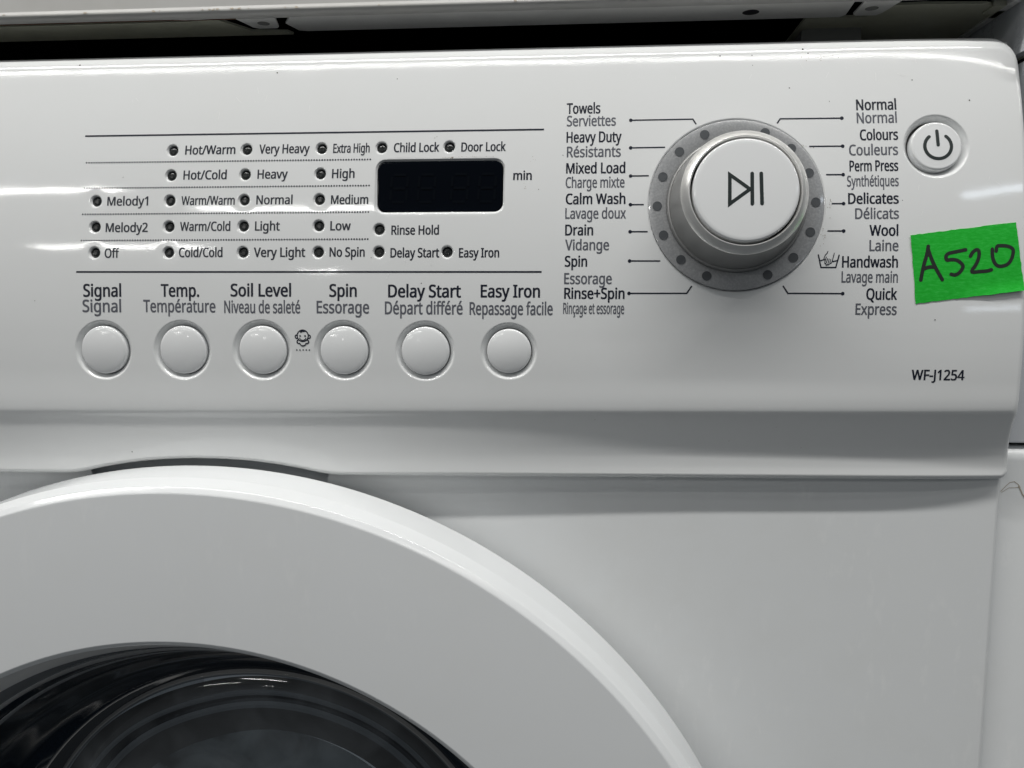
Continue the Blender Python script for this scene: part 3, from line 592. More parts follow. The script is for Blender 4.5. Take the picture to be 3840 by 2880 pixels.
    for hx, hy, r0, r1, dep in HOLES: ok &= np.hypot(cen[:, 0]-hx, cen[:, 1]-hy) > r0*0.9985-0.05
    for i in np.nonzero(ok)[0]:
        c = cen[i]
        if RX0-2 < c[0] < RX1+2 and RY0-2 < c[1] < RY1+2 and rrect_sdf(*c) < -0.05: ok[i] = False
    fo = fo[ok]
    V = [P(x, y, surf_z(x, y)) for x, y in vo]; N = [surf_n(x, y) for x, y in vo]
    F = []
    for a, b, c in fo:
        nn = (V[b]-V[a]).cross(V[c]-V[a])
        F.append((a, b, c) if nn.y < 0 else (a, c, b))
    F = [tuple(int(i) for i in f) for f in F]
    # rolled edge all round, then a skirt running back to the cabinet
    n = len(cont); base = len(V); K = 9
    for j in range(K+2):
        for (X, Y, (nx, ny), r) in cont:
            e = 1.0
            z0 = surf_z(X, Y); zn = (surf_z(X-nx*e, Y-ny*e)-z0)/e      # slope inwards
            p0 = math.atan(max(-0.6, min(0.9, zn)))
            pe = math.radians(88)
            ph = p0+(pe-p0)*min(j, K)/K
            off = r*(math.sin(ph)-math.sin(p0)); dz = r*(math.cos(p0)-math.cos(ph))
            if j > K: dz += 330
            zz = z0-dz
            if ny > 0.5 and j > K: zz = -205.0
            if ny > 0.5 and j <= K: zz = max(zz, -160.0)
            V.append(P(X+nx*off, Y+ny*off, zz))
            tn = Vector((nx*math.sin(ph), -math.cos(ph), -ny*math.sin(ph)))
            tx = surf_n(X, Y); tang = Vector((-ny, 0, -nx))
            N.append((tn + tang*tx.dot(tang)).normalized())
    for j in range(K+1):
        for i in range(n):
            i2 = (i+1) % n
            a, b, c, d = base+j*n+i, base+j*n+i2, base+(j+1)*n+i2, base+(j+1)*n+i
            nn = (V[b]-V[a]).cross(V[d]-V[a])
            F.append((a, b, c, d) if nn.dot(N[a]) > 0 else (a, d, c, b))
    # walls of the holes
    for b0, m, dep in rings:
        idx = [ov_i for ov_i in range(b0, b0+m)]
        cx = sum(pts[i][0] for i in idx)/m; cy = sum(pts[i][1] for i in idx)/m
        base = len(V)
        for lay in (0, 1):
            for i in idx:
                X, Y = pts[i]; V.append(P(X, Y, surf_z(X, Y)-dep*lay))
                d = Vector((cx-X, 0, -(cy-Y))).normalized()
                N.append((d+surf_n(X, Y)*0.5).normalized() if lay == 0 else d)
        for k in range(m):
            k2 = (k+1) % m
            a, b, c, d = base+k, base+k2, base+m+k2, base+m+k
            nn = (V[b]-V[a]).cross(V[d]-V[a])
            F.append((a, b, c, d) if nn.dot(N[c]) > 0 else (a, d, c, b))
    return add('control_panel', V, F, PLASTIC, machine, origin=P(XC, -500, 0), normals=N)
panel = build_panel()

# ---- flat print that follows the panel
LIFT = [0.5]
def on_panel(X, Y, lift): return P(X, Y, base_z(X, Y)+lift)
def stroke2d(pts, w, closed=False, caps=True, seg=22.0):
    """ribbon along a 2D polyline: mitred corners, round ends -> list of (x, y), faces"""
    p = []
    m = len(pts)
    for i in range(m if closed else m-1):
        a, b = pts[i], pts[(i+1) % m]; k = max(1, int(math.dist(a, b)/seg))
        p += [(a[0]+(b[0]-a[0])*j/k, a[1]+(b[1]-a[1])*j/k) for j in range(k)]
    if not closed: p.append(pts[-1])
    n = len(p); V, F = [], []
    for i in range(n):
        a = p[i-1] if (i > 0 or closed) else p[i]; b = p[i]; c = p[(i+1) % n] if (i < n-1 or closed) else p[i]
        def unit(u, v):
            d = math.dist(u, v); return ((v[0]-u[0])/d, (v[1]-u[1])/d) if d > 1e-9 else None
        d1, d2 = unit(a, b), unit(b, c); d1 = d1 or d2; d2 = d2 or d1
        t = (d1[0]+d2[0], d1[1]+d2[1]); l = math.hypot(*t) or 1; t = (t[0]/l, t[1]/l); nx, ny = -t[1], t[0]
        k = 1/max(0.45, nx*-d1[1]+ny*d1[0]); h = w/2*k
        V += [(b[0]+nx*h, b[1]+ny*h), (b[0]-nx*h, b[1]-ny*h)]
    for i in range(n if closed else n-1):
        j = (i+1) % n; F.append((2*i, 2*i+1, 2*j+1, 2*j))
    if caps and not closed:
        for i, (q, o) in ((0, (p[0], p[1])), (n-1, (p[-1], p[-2]))):
            ang = math.atan2(q[1]-o[1], q[0]-o[0]); b = len(V)
            V += [(q[0]+w/2*math.cos(ang+math.radians(a)), q[1]+w/2*math.sin(ang+math.radians(a))) for a in (-90, -60, -30, 0, 30, 60, 90)]
            F.append(tuple(range(b, b+7)))
    return V, F
def disc2d(x, y, r, n=14): return [(x+r*math.cos(2*math.pi*k/n), y+r*math.sin(2*math.pi*k/n)) for k in range(n)], [tuple(range(n))]
def print2d(name, shapes, mat, parent, label=None, kind=None, place=on_panel):
    """each shape sits a hair above the one before it, so crossing strokes never share a plane"""
    V, F = [], []
    for i, (v, f) in enumerate(shapes):
        b = len(V); V += [place(x, y, 0.6+0.12*(i % 6)) for x, y in v]; F += [tuple(k+b for k in q) for q in f]
    return add(name, V, F, mat, parent, label=label, kind=kind, smooth=False)

_glyph = {}
def glyph(ch, off):
    if (ch, off) in _glyph: return _glyph[(ch, off)]
    cu = bpy.data.curves.new('g', 'CURVE'); cu.dimensions = '2D'; cu.fill_mode = 'BOTH'; cu.offset = off
    for s in GLYPHS[ch][1]:
        a = list(map(int, s.split())); sp = cu.splines.new('POLY'); n = len(a)//2
        sp.points.add(n-1)
        for i in range(n): sp.points[i].co = (a[2*i], a[2*i+1], 0, 1)
        sp.use_cyclic_u = True
    o = bpy.data.objects.new('g', cu); COL.objects.link(o)
    dg = bpy.context.evaluated_depsgraph_get(); me = o.to_mesh(preserve_all_data_layers=False, depsgraph=dg)
    v = [(p.co.x, p.co.y) for p in me.vertices]; f = [tuple(p.vertices) for p in me.polygons]
    o.to_mesh_clear(); bpy.data.objects.remove(o); bpy.data.curves.remove(cu)
    _glyph[(ch, off)] = (v, f); return v, f
def lettering(text, mat, xl, xr, yb, cap, off=7.0, name='lettering', parent=None, place=on_panel, label=None):
    V, F, x = [], [], 0.0
    for ch in text:
        if ch == ' ': x += SPACE_W; continue
        o_, w_ = (0.0, off) if ch in 'M4Ww' else (min(off, 12.0), off-min(off, 12.0))
        v, f = glyph(ch, o_)
        for d in ((-w_, 0.0, w_) if w_ > 0 else (0.0,)):
            b = len(V); V += [(px+x+d, py, 0.6+d*0.008) for px, py in v]; F += [tuple(k+b for k in q) for q in f]
        x += GLYPHS[ch][0]
    x0, x1 = min(v[0] for v in V), max(v[0] for v in V)
    kx, ky = (xr-xl)/(x1-x0), cap/CAP_H
    W = [place(xl+(px-x0)*kx, yb-py*ky, h) for px, py, h in V]
    return add(name, W, F, mat, parent or panel, label=label, smooth=False)
for s, c, xl, xr, yb, cap in TEXTS:
    lettering(s, INKG if c else INK, xl, xr, yb, cap, off=18.0 if c else 23.0, label=('grey' if c else 'black')+' printed lettering reading '+s)

for a, b in RULES: print2d('rule_line', [stroke2d([a, b], 6.6, caps=False)], INK, panel)
for a, b in DOTROWS:
    n = 109
    print2d('dotted_line', [disc2d(a[0]+(b[0]-a[0])*i/n, a[1]+(b[1]-a[1])*i/n, 3.5, 8) for i in range(n+1)], INK, panel)
for p in LEADERS:
    print2d('leader_line', [stroke2d(p, 5.2, caps=False), disc2d(*p[0], 6.6)], INK, panel)

# baby pictogram with five dots beside the soil level button
def baby():
    cx, cy, k = -1072.5, -220.8, 0.0885
    f = lambda x, y: (cx+(x-655)*k, cy+(y-700)*k)
    arc = lambda x, y, rx, ry, a0, a1, n=18: [f(x+rx*math.cos(math.radians(a0+(a1-a0)*i/n)), y+ry*math.sin(math.radians(a0+(a1-a0)*i/n))) for i in range(n+1)]
    w = 4.4
    sh = [stroke2d(arc(655, 700, 250, 250, 12, 372, 40)[:-1], w, closed=True, seg=99)]
    sh.append(stroke2d(arc(385, 740, 68, 75, -60, -310), w, seg=99)); sh.append(stroke2d(arc(932, 740, 68, 75, -120, 130), w, seg=99))
    sh.append(stroke2d(arc(480, 960, 85, 78, -110, -290, 10)[::1], w, seg=99)); sh.append(stroke2d(arc(835, 960, 88, 78, -70, 110, 10), w, seg=99))
    sh.append(stroke2d(arc(658, 1000, 140, 140, 165, 15), w, seg=99))
    sh.append(stroke2d(arc(655, 770, 145, 128, 165, 15), w*0.8, seg=99))
    sh += [disc2d(*f(540, 708), 3.5), disc2d(*f(762, 708), 3.5)]
    hair = [f(*q) for q in ((520, 490), (655, 440), (770, 480), (775, 520), (735, 515), (690, 555), (700, 520), (620, 530), (600, 560), (530, 560), (560, 510))]
    sh.append((hair, [tuple(range(len(hair)))]))
    sh += [disc2d(*f(x, 1322), 2.9) for x in (377, 518, 660, 800, 942)]
    print2d('baby_pictogram', sh, INK, panel)
baby()
def wash():
    ox, oy, k = 846.1, -562.8, 0.0575
    f = lambda *q: [(ox+x*k, oy+y*k) for x, y in q]
    w = 4.3
    sh = [stroke2d(f((315, 600), (490, 1395), (1400, 1395), (1600, 620)), w+0.6, seg=99),
          stroke2d(f((430, 980), (620, 910), (740, 905)), w, seg=99), stroke2d(f((1200, 1020), (1480, 960)), w, seg=99),
          stroke2d(f((905, 380), (850, 500), (760, 590), (700, 720), (660, 890)), 3.0, seg=99),
          stroke2d(f((1300, 490), (1180, 1000), (1120, 1120), (1040, 1140), (970, 1220), (880, 1220), (830, 1260), (780, 1160), (720, 1130), (740, 980), (810, 740)), 2.9, seg=99)]
    sh += [stroke2d(f(a, b), 2.8, seg=99) for a, b in (((890, 830), (800, 1130)), ((990, 850), (910, 1190)), ((1090, 880), (1030, 1120)))]
    print2d('handwash_pictogram', sh, INK, panel)
wash()
print2d('grime_specks', [disc2d(x, y, random.uniform(1.4, 3.6), 7) for x, y in SPECKS], SPECK, panel, kind='stuff')

rnd = random.Random(11)
def scratches():
    sh = []
    for cx, cy, sx, sy, n in ((-1960, -790, 60, 45, 12), (-1650, -640, 120, 60, 10), (-900, -690, 200, 70, 14), (-400, -560, 500, 120, 10), (-1500, -1150, 500, 70, 10), (600, -1230, 700, 30, 10), (1350, -800, 150, 250, 8)):
        for _ in range(n):
            x, y = cx+rnd.uniform(-sx, sx), cy+rnd.uniform(-sy, sy); a = rnd.gauss(1.35, 0.5); l = rnd.uniform(8, 34)
            if any(math.hypot(x-h[0], y-h[1]) < h[3]+40 for h in HOLES) or rrect_sdf(x, y) < 45: continue
            sh.append(stroke2d([(x, y), (x+l*math.cos(a)+rnd.uniform(-3, 3), y+l*math.sin(a))], rnd.uniform(0.5, 1.1), caps=False))
    print2d('fine_scratches', sh, SCRATCH, panel, kind='stuff')
scratches()
def grime():
    sh = []
    for cx, cy, sx, sy, n, r in ((-505, -901, 26, 4, 16, 1.6), (-420, -905, 60, 3, 8, 1.2), (905, -700, 5, 28, 12, 1.5), (882, -600, 6, 24, 12, 1.5), (815, -930, 20, 14, 10, 1.4), (900, -1265, 40, 20, 14, 1.6), (-180, -890, 20, 18, 4, 1.4), (-560, -985, 10, 8, 3, 1.4), (-205, -790, 18, 14, 4, 1.2), (240, 150, 900, 120, 5, 1.5)):
        for _ in range(n): sh.append(disc2d(cx+rnd.gauss(0, sx*0.6), cy+rnd.gauss(0, sy*0.6), rnd.uniform(0.5, 1)*r, 6))
    print2d('dust_grime', sh, DUST, panel, kind='stuff')
grime()

# ---- indicator lights
def led(X, Y, first=None):
    fr = frame(X, Y)
    v, f = lathe([(20.3, -17), (19.6, -13), (18.4, -12.5), (17.8, -14)], fr, 28)
    return v, f, fr
proto = None
for nm, X, Y in LEDS:
    lab = 'small dark indicator light beside the word '+nm
    v, f, fr = led(X, Y); O = fr[0]
    b = add('indicator_light', v, f, LEDB, machine, origin=O, label=lab, sharp=40)
    v, f = lathe([(18.2, -14), (16.5, -11.5), (12, -8.5), (7.5, -7.5), (6.5, -8.6), (0.5, -8.6)], fr, 28, True)
    add('lens', v, f, LENS, b, origin=O, sharp=30)

# ---- display
def display():
    layers = [(-1.5, -30), (-1.5, -7), (-3.5, -4.5), (-6, -4.0), (-8, -4.0), (-11, -4.0)]
    V, F = [], []
    for off, z in layers:
        V += [P(x, y, base_z(x, y)+z-4-0.12*(y-(RY0+RY1)/2)) for x, y in rrect_pts(off)]
    n = len(V)//len(layers)
    for j in range(len(layers)-1):
        for i in range(n): F.append((j*n+i, j*n+(i+1) % n, (j+1)*n+(i+1) % n, (j+1)*n+i))
    F.append(tuple((len(layers)-1)*n+i for i in range(n)))
    d = add('display_window', V, F, GLASS, machine, sharp=20)
    sh = []
    for k, x0 in enumerate((-735, -628, -500, -395)):
        y0, w, h = -838, 62, 104
        q = lambda a, b: stroke2d([a, b], 9, caps=False, seg=999)
        sl = lambda x, y: (x0+x+(h-y)*0.08, y0+y)
        sh += [q(sl(8, 0), sl(w-8, 0)), q(sl(8, h/2), sl(w-8, h/2)), q(sl(8, h), sl(w-8, h)), q(sl(0, 8), sl(0, h/2-6)), q(sl(w, 8), sl(w, h/2-6)), q(sl(0, h/2+6), sl(0, h-8)), q(sl(w, h/2+6), sl(w, h-8))]
    V, F = [], []
    for v, f in sh:
        b = len(V); V += [P(x, y, base_z(x, y)-7.4-0.12*(y-(RY0+RY1)/2)) for x, y in v]; F += [tuple(i+b for i in t) for t in f]
    add('digit_segments', V, F, SEG, d, smooth=False)
display()

# ---- push buttons
WORDS = ['Signal', 'Temp.', 'Soil Level', 'Spin', 'Delay Start', 'Easy Iron']
for ((dx, dy, dr), (X, Y, r)), w in zip(BUTTONS, WORDS):
    fr = frame((dx+X)/2, (dy+Y)/2)
    gap_fr = fr; O_, ex, ey, n_ = fr
    n2 = (n_+ex*rnd.uniform(-0.02, 0.02)+ey*rnd.uniform(-0.02, 0.02)).normalized(); ey = n2.cross(ex).normalized(); ex = ey.cross(n2).normalized()
    fr = (O_+n2*rnd.uniform(-2.5, 1.5)*S, ex, ey, n2)
    prof = [(r, -40), (r, -9), (r-0.8, -5), (r-2.8, -2.2), (r-6.5, -0.4), (r-14, 1.6)] + [(r*t, 1.6+9.0*(1-(t*r/(r-14))**2)) for t in (0.75, 0.6, 0.45, 0.3, 0.15, 0.03)]
    v, f = lathe(prof, fr, 72, True)
    add('push_button', v, f, CAP, machine, origin=fr[0], label='round white push button under the words '+w)
    v, f = lathe([(r+6, -30), (r-6, -30)], fr, 72)
    add('button_gap', v, f, GAP, machine, origin=fr[0])
fr = frame(PX, PY); r = POWER[2]
prof = [(r, -40), (r, -6), (r-1, -2), (r-4, 1), (r-8, 2.2), (r-12, 2)] + [(r*t, 2+2.5*(1-(t*r/(r-12))**2)) for t in (0.8, 0.65, 0.5, 0.35, 0.2, 0.05)]
v, f = lathe(prof, fr, 80, True)
power = add('power_button', v, f, CAP, machine, origin=fr[0], label='round white power button at the top right of the panel')
v, f = lathe([(r+8, -32), (r-6, -32)], fr, 72); add('button_gap', v, f, GAP, machine, origin=fr[0])
def on_cap(x, y, lift):
    O, ex, ey, n = fr; rr = math.hypot(x, y)
    return O + ex*(x*S)-ey*(y*S)+n*((2+2.5*(1-(rr/(r-12))**2)+lift)*S)
ox, oy = POWSYM
ring = [(ox+47*math.cos(math.radians(a)), oy+47*math.sin(math.radians(a))) for a in range(-52, 233, 6)]
ring = [(p[0]-PX, p[1]-PY) for p in ring]
print2d('power_symbol', [stroke2d(ring, 12.0, seg=99), stroke2d([(ox-2-PX, oy-58-PY), (ox-PX, oy-4-PY)], 12.0)], SYM, power, place=on_cap)

# ---- programme dial
fr = frame(DX, DY); O, ex, ey, n = fr
v, f = lathe([(DR-2.6, -18), (DR-2.6, -3.2), (DR-4, -1.6), (DR-8, -0.6), (DR-20, 1.0), (DR-34, 1.8), (DR-50, 1.2), (DR-62, -0.5), (DR-68, -3), (DR-70, -8), (DR-80, -9)], fr, 144)
dial = add('dial_ring', v, f, RING, machine, origin=O, sharp=28)
def on_ring(x, y, lift):
    rr = math.hypot(x, y); h = np.interp(rr, [DR-50, DR-34, DR-20, DR-8], [1.2, 1.8, 1.0, -0.6])
    return O+ex*(x*S)-ey*(y*S)+n*((h+lift+0.9)*S)
for k in range(16):
    if k in (4, 12): continue
    a = math.radians(22.5*k+1.0)
    print2d('position_dot', [disc2d(287*math.cos(a), -287*math.sin(a), 17.5, 24)], DOT, dial, place=on_ring)
v, f = lathe([(253, -9), (252, 8), (249, 13), (245, 14.5), (243.5, 13), (242.5, 17), (241, 22), (237, 40), (230, 90), (222, 140), (220, 151)], fr, 144)
knob = add('selector_knob', v, f, SILVER, machine, origin=O, sharp=35)
v, f = lathe([(220, 150), (220.5, 153), (219.5, 155), (197, 177), (195, 178), (192.5, 177.6), (191, 175), (189.5, 168), (189.5, 120)], fr, 144)
add('bevel_ring', v, f, BEVEL, knob, origin=O, sharp=24)
v, f = lathe([(190, 122), (170, 122)], fr, 96); add('button_gap', v, f, GAP, knob, origin=O)
r = 182.5
prof = [(r, 120), (r, 176), (r-0.8, 180), (r-3, 183.4), (r-7, 185.2)] + [(r*t, 185.2+4.5*(1-(t*r/(r-7))**2)) for t in (0.9, 0.75, 0.6, 0.45, 0.3, 0.15, 0.03)]
v, f = lathe(prof, fr, 144, True)
start = add('start_button', v, f, CAP, machine, origin=O, label='large white start and pause button in the middle of the dial')
def on_start(x, y, lift):
    rr = math.hypot(x, y); return O+ex*(x*S)-ey*(y*S)+n*((185.2+4.5*(1-(rr/(r-7))**2)+lift)*S)
kk = 0.405
g = lambda x, y: ((x-938)*kk, (y-716)*kk)
print2d('play_pause_symbol', [stroke2d([g(798, 588), g(798, 842), g(968, 716)], 12.4, closed=True, seg=999), stroke2d([g(985, 580), g(987, 842)], 12.6, seg=999), stroke2d([g(1061, 580), g(1068, 840)], 12.6, seg=999)], SYM, start, place=on_start)

# ---- cabinet
ZC, CXR = -172, 1611
CXL = 2*XC-CXR
def rounded_front(x0, x1, y0, y1, zf, zb, r, seg=5):
    """box whose front vertical edges are rolled"""
    prof = [(x0, zb)] + [(x0+r-r*math.cos(math.pi/2*k/seg), zf-r+r*math.sin(math.pi/2*k/seg)) for k in range(seg+1)] + [(x1-r+r*math.sin(math.pi/2*k/seg), zf-r+r*math.cos(math.pi/2*k/seg)) for k in range(seg+1)] + [(x1, zb)]
    n = len(prof)
    V = [P(x, y0, z) for x, z in prof]+[P(x, y1, z) for x, z in prof]
    F = [(i, i+n, i+n+1, i+1) for i in range(n-1)] + [tuple(range(n)), tuple(range(2*n-1, n-1, -1))]
    return V, F
def cabinet_front():
    """front sheet with the round door opening, rolled at both vertical edges"""
    y0, y1, rh = 302, 8300, 1980
    n = 160; rect = [(CXL+16, y0), (XC-560, y0), (XC-500, 450), (XC+470, 450), (XC+495, y0), (CXR-16, y0), (CXR-16, y1), (CXL+16, y1)]
    pts = [Vector(p) for p in rect]+[Vector((XC+rh*math.cos(2*math.pi*k/n), 2610+rh*math.sin(2*math.pi*k/n))) for k in range(n)]
    m0 = len(rect); ed = [(k, (k+1) % m0) for k in range(m0)]+[(m0+k, m0+(k+1) % n) for k in range(n)]
    vo, eo, fo, *_ = delaunay_2d_cdt(pts, ed, [], 0, 1e-4)
    V = [P(p.x, p.y, ZC) for p in vo]; F = []
    for t in fo:
        c = sum((vo[i] for i in t), Vector((0, 0)))/3
        if (c-Vector((XC, 2610))).length > rh*0.995 and not (c.y < 450 and XC-560+60*(c.y-y0)/(450-y0) < c.x < XC+495-25*(c.y-y0)/(450-y0)): F.append(tuple(t) if (V[t[1]]-V[t[0]]).cross(V[t[2]]-V[t[0]]).y < 0 else tuple(reversed(t)))
    r = 16
    for x, sgn in ((CXR-r, 1), (CXL+r, -1)):
        prof = [(x+sgn*r*math.sin(math.pi/2*k/6), ZC-r+r*math.cos(math.pi/2*k/6)) for k in range(7)]+[(x+sgn*r, -6200)]
        b = len(V); V += [P(a, y0, z) for a, z in prof]+[P(a, y1, z) for a, z in prof]; m = len(prof)
        F += [(b+i, b+i+m, b+i+m+1, b+i+1) if sgn > 0 else (b+i, b+i+1, b+i+m+1, b+i+m) for i in range(m-1)]
    return V, F
v, f = cabinet_front()
cab = add('cabinet', v, f, STEEL, machine, origin=P(XC, 2000, ZC), sharp=50)
v, f = box(CXL+10, CXR-10, -1338, 420, -6200, -330)
add('cabinet_top', v, f, STEEL, machine, smooth=False)
v, f = box(XL+60, XR-60, -1200, 440, -326, -250)
add('panel_backing', v, f, HOLLOW, machine, smooth=False)

# ---- door
fd = FRONT(XC, 2610, 0)
def rounded(pts, r, k=5):
    """round the corners of a profile polyline"""
    out = [pts[0]]
    for a, b, c in zip(pts, pts[1:], pts[2:]):
        A, B, C_ = Vector(a), Vector(b), Vector(c); u, w = (A-B), (C_-B); d = min(r, u.length*0.45, w.length*0.45)
        p, q = B+u.normalized()*d, B+w.normalized()*d
        for i in range(k+1):
            t = i/k; out.append(tuple(p*(1-t)**2+B*2*t*(1-t)+q*t*t))
    return out+[pts[-1]]
prof = rounded([(2200, -98), (2292, -97), (2307, -62), (2296, 100), (2274, 158), (2254, 175), (2249, 176.8), (1686, 204), (1666, 191), (1661, 150)], 4)
v, f = lathe(prof, fd, 300)
door = add('door', v, f, DOORW, machine, origin=fd[0], sharp=25)
def ringpart(nm, prof, m, wob=0.0):
    v, f = lathe(prof, fd, 220)
    if wob:
        for k, p in enumerate(v):
            a = 2*math.pi*(k % 220)/220; d = p-fd[0]; d.y = 0
            v[k] = p+d.normalized()*(wob*S*(math.sin(2*a+0.6)+0.55*math.sin(5*a+2.1)+0.3*math.sin(9*a)))
    return add(nm, v, f, m, door, origin=fd[0], sharp=40)
ringpart('trim_ring', [(1662, 151), (1640, 122), (1616, 86), (1608, 72)], TRIM)
ringpart('glass_collar', [(1608, 73), (1594, 48), (1568, -8), (1560, -30)], COLLAR)
ringpart('seal_ring', [(1560, -29), (1551, -36), (1542, -48)], SEAL)
ringpart('seal_ring', [(1512, -112), (1504, -118), (1497, -134)], COLLAR)
ringpart('glass_bowl', rounded([(1542, -46), (1500, -145), (1430, -312), (1340, -458), (1262, -536), (1213, -561)], 60), BOWL)
ringpart('seal_ring', [(1214, -560), (1202, -549), (1188, -552)], SEAL)
ringpart('gasket_ring', [(1188, -553), (1160, -572), (1128, -580), (1108, -572)], GASKET, 9.0)
ringpart('seal_ring', [(1108, -573), (1097, -564), (1084, -570)], SEAL, 9.0)
ringpart('gasket_ring', [(1084, -571), (1070, -590), (1056, -596), (1044, -588)], GROOVE, 9.0)
ringpart('seal_ring', [(1044, -589), (1030, -578), (1012, -584)], SEAL, 9.0)
ringpart('gasket_ring', [(1012, -585), (980, -610), (930, -622), (878, -624)], GASKET, 9.0)
prof = [(878, -624), (850, -634), (700, -655), (400, -680), (5, -688)]
v, f = lathe(prof, fd, 120, True); add('drum_back', v, f, DRUM, door, origin=fd[0])

def pane_mat():
    m = bpy.data.materials.new('hazy_glass'); m.use_nodes = True; nt = m.node_tree; nt.nodes.remove(nt.nodes['Principled BSDF'])
    out = nt.nodes['Material Output']; g = node(m, 'ShaderNodeNewGeometry')
    tr = node(m, 'ShaderNodeBsdfTransparent'); tr.inputs['Color'].default_value = (0.80, 0.86, 0.92, 1)
    gl = node(m, 'ShaderNodeBsdfGlossy'); gl.inputs['Roughness'].default_value = 0.05
    df = node(m, 'ShaderNodeBsdfDiffuse'); df.inputs['Color'].default_value = (0.62, 0.66, 0.70, 1)
    n = node(m, 'ShaderNodeTexNoise', Scale=30.0, Detail=4.0, Distortion=0.7); lk(m, g.outputs['Position'], n.inputs['Vector'])
    r = ramp(m, n.outputs['Fac'], [(0.38, (0.03, 0.03, 0.03)), (0.72, (0.24, 0.24, 0.24))])
    m1 = node(m, 'ShaderNodeMixShader'); lk(m, r.outputs['Color'], m1.inputs[0]); lk(m, tr.outputs[0], m1.inputs[1]); lk(m, df.outputs[0], m1.inputs[2])
    fr_ = node(m, 'ShaderNodeFresnel', IOR=1.5); m2 = node(m, 'ShaderNodeMixShader'); lk(m, fr_.outputs[0], m2.inputs[0]); lk(m, m1.outputs[0], m2.inputs[1]); lk(m, gl.outputs[0], m2.inputs[2])
    lk(m, m2.outputs[0], out.inputs['Surface']); return m
ringpart('glass_dome', rounded([(1212, -558), (1150, -525), (900, -470), (500, -430), (5, -418)], 120, 8), pane_mat())

# ------------------------------------------------------------------ green tape with a handwritten code
def tape_piece():
    (a, b, c, d) = TAPE_Q
    n, m = 26, 18
    def q(s, t):
        X = (a[0]*(1-s)+b[0]*s)*(1-t)+(d[0]*(1-s)+c[0]*s)*t; Y = (a[1]*(1-s)+b[1]*s)*(1-t)+(d[1]*(1-s)+c[1]*s)*t
        lift = 2.2+10*max(0, t-0.8)**2/0.04*sstep(0.3, 0.85, s)*0.9+2.5*sstep(0.12, 0, s)*sstep(0.5, 0, t)
        return X, Y, lift
    rnd = random.Random(3)
    J = {}
    def v(s, t, k):
        X, Y, l = q(s, t)
        if (s, t) not in J: J[(s, t)] = (rnd.uniform(-1, 1), rnd.uniform(-1, 1))
        if s in (0, 1): X += J[(s, t)][0]*1.2
        if t in (0, 1): Y += J[(s, t)][1]*1.2
        return P(X, Y, base_z(X, Y)+l-(1.8 if k else 0))
    V = [v(i/n, j/m, 0) for j in range(m+1) for i in range(n+1)]+[v(i/n, j/m, 1) for j in range(m+1) for i in range(n+1)]
    o = (n+1)*(m+1); F = []
    for j in range(m):
        for i in range(n):
            k = j*(n+1)+i; F += [(k, k+n+1, k+n+2, k+1), (o+k, o+k+1, o+k+n+2, o+k+n+1)]
    rim = [i for i in range(n+1)]+[j*(n+1)+n for j in range(1, m+1)]+[m*(n+1)+i for i in range(n-1, -1, -1)]+[j*(n+1) for j in range(m-1, 0, -1)]
    for i in range(len(rim)):
        p, r_ = rim[i], rim[(i+1) % len(rim)]; F.append((p, r_, o+r_, o+p))
    t = add('paper_tape', V, F, TAPE, None, origin=V[0], smooth=True, sharp=40)
    tag(t, 'bright green paper tape marked A520 in black marker, stuck right of the dial', 'tape label')
    # marker strokes lie on the tape
    def place(X, Y, lift):
        s, tt = 0.5, 0.5
        for _ in range(12):
            qx, qy, _l = q(s, tt); e = 1e-3
            ax, ay, _l = q(s+e, tt); cx, cy, _l = q(s, tt+e)
            A = Matrix((((ax-qx)/e, (cx-qx)/e), ((ay-qy)/e, (cy-qy)/e))); dlt = A.inverted() @ Vector((X-qx, Y-qy)); s += dlt.x; tt += dlt.y
        return P(X, Y, base_z(X, Y)+q(min(1, max(0, s)), min(1, max(0, tt)))[2]+lift*0.8)
    def smooth(pts):
        for _ in range(2):
            out = [pts[0]]
            for u, w_ in zip(pts, pts[1:]):
                out += [(u[0]*.75+w_[0]*.25, u[1]*.75+w_[1]*.25), (u[0]*.25+w_[0]*.75, u[1]*.25+w_[1]*.75)]
            pts = out+[pts[-1]]
        return pts
    groups = [[0, 1, 2], [3], [4], [5]]
    for gr, ch in zip(groups, 'A520'):
        print2d('handwritten_letter' if ch == 'A' else 'handwritten_digit', [stroke2d(smooth(INK_STROKES[i]), 13.0, seg=12) for i in gr], MARKER, t, label='black marker stroke reading '+ch, place=place)
tape_piece()

# ------------------------------------------------------------------ the appliance stacked on top
upper = empty('stacked_appliance', P(XC, -1392, -3000), 'underside of the old white appliance stacked on top, with rusty lower edge and two tabs', 'appliance')
UY = -1475
def plate(name, poly, y, th, m, parent, label=None):
    n = len(poly); V = [P(x, y, z) for x, z in poly]+[P(x, y-th, z) for x, z in poly]
    F = [tuple(range(n)), tuple(range(2*n-1, n-1, -1))]+[(i, (i+1) % n, n+(i+1) % n, n+i) for i in range(n)]
    return add(name, V, F, m, parent, label=label, smooth=False)
def sheet_profile(name, prof, x0, x1, m, parent, nx=2):
    V, F = [], []
    n = len(prof)
    for i in range(nx):
        x = x0+(x1-x0)*i/(nx-1); V += [P(x, y, z) for y, z in prof]
    for i in range(nx-1):
        for j in range(n-1): F.append((i*n+j, (i+1)*n+j, (i+1)*n+j+1, i*n+j+1))
    return add(name, V, F, m, parent, sharp=60)
fold = [(-9000, -222), (-1516, -222), (-1511, -220.5), (-1505, -216), (-1498, -212.5), (-1491, -213), (-1485, -218), (-1479.5, -227), (-1476.5, -238), (-1475, -254)]
sheet_profile('front_panel', fold, CXL-10, 1590, OLDF, upper)
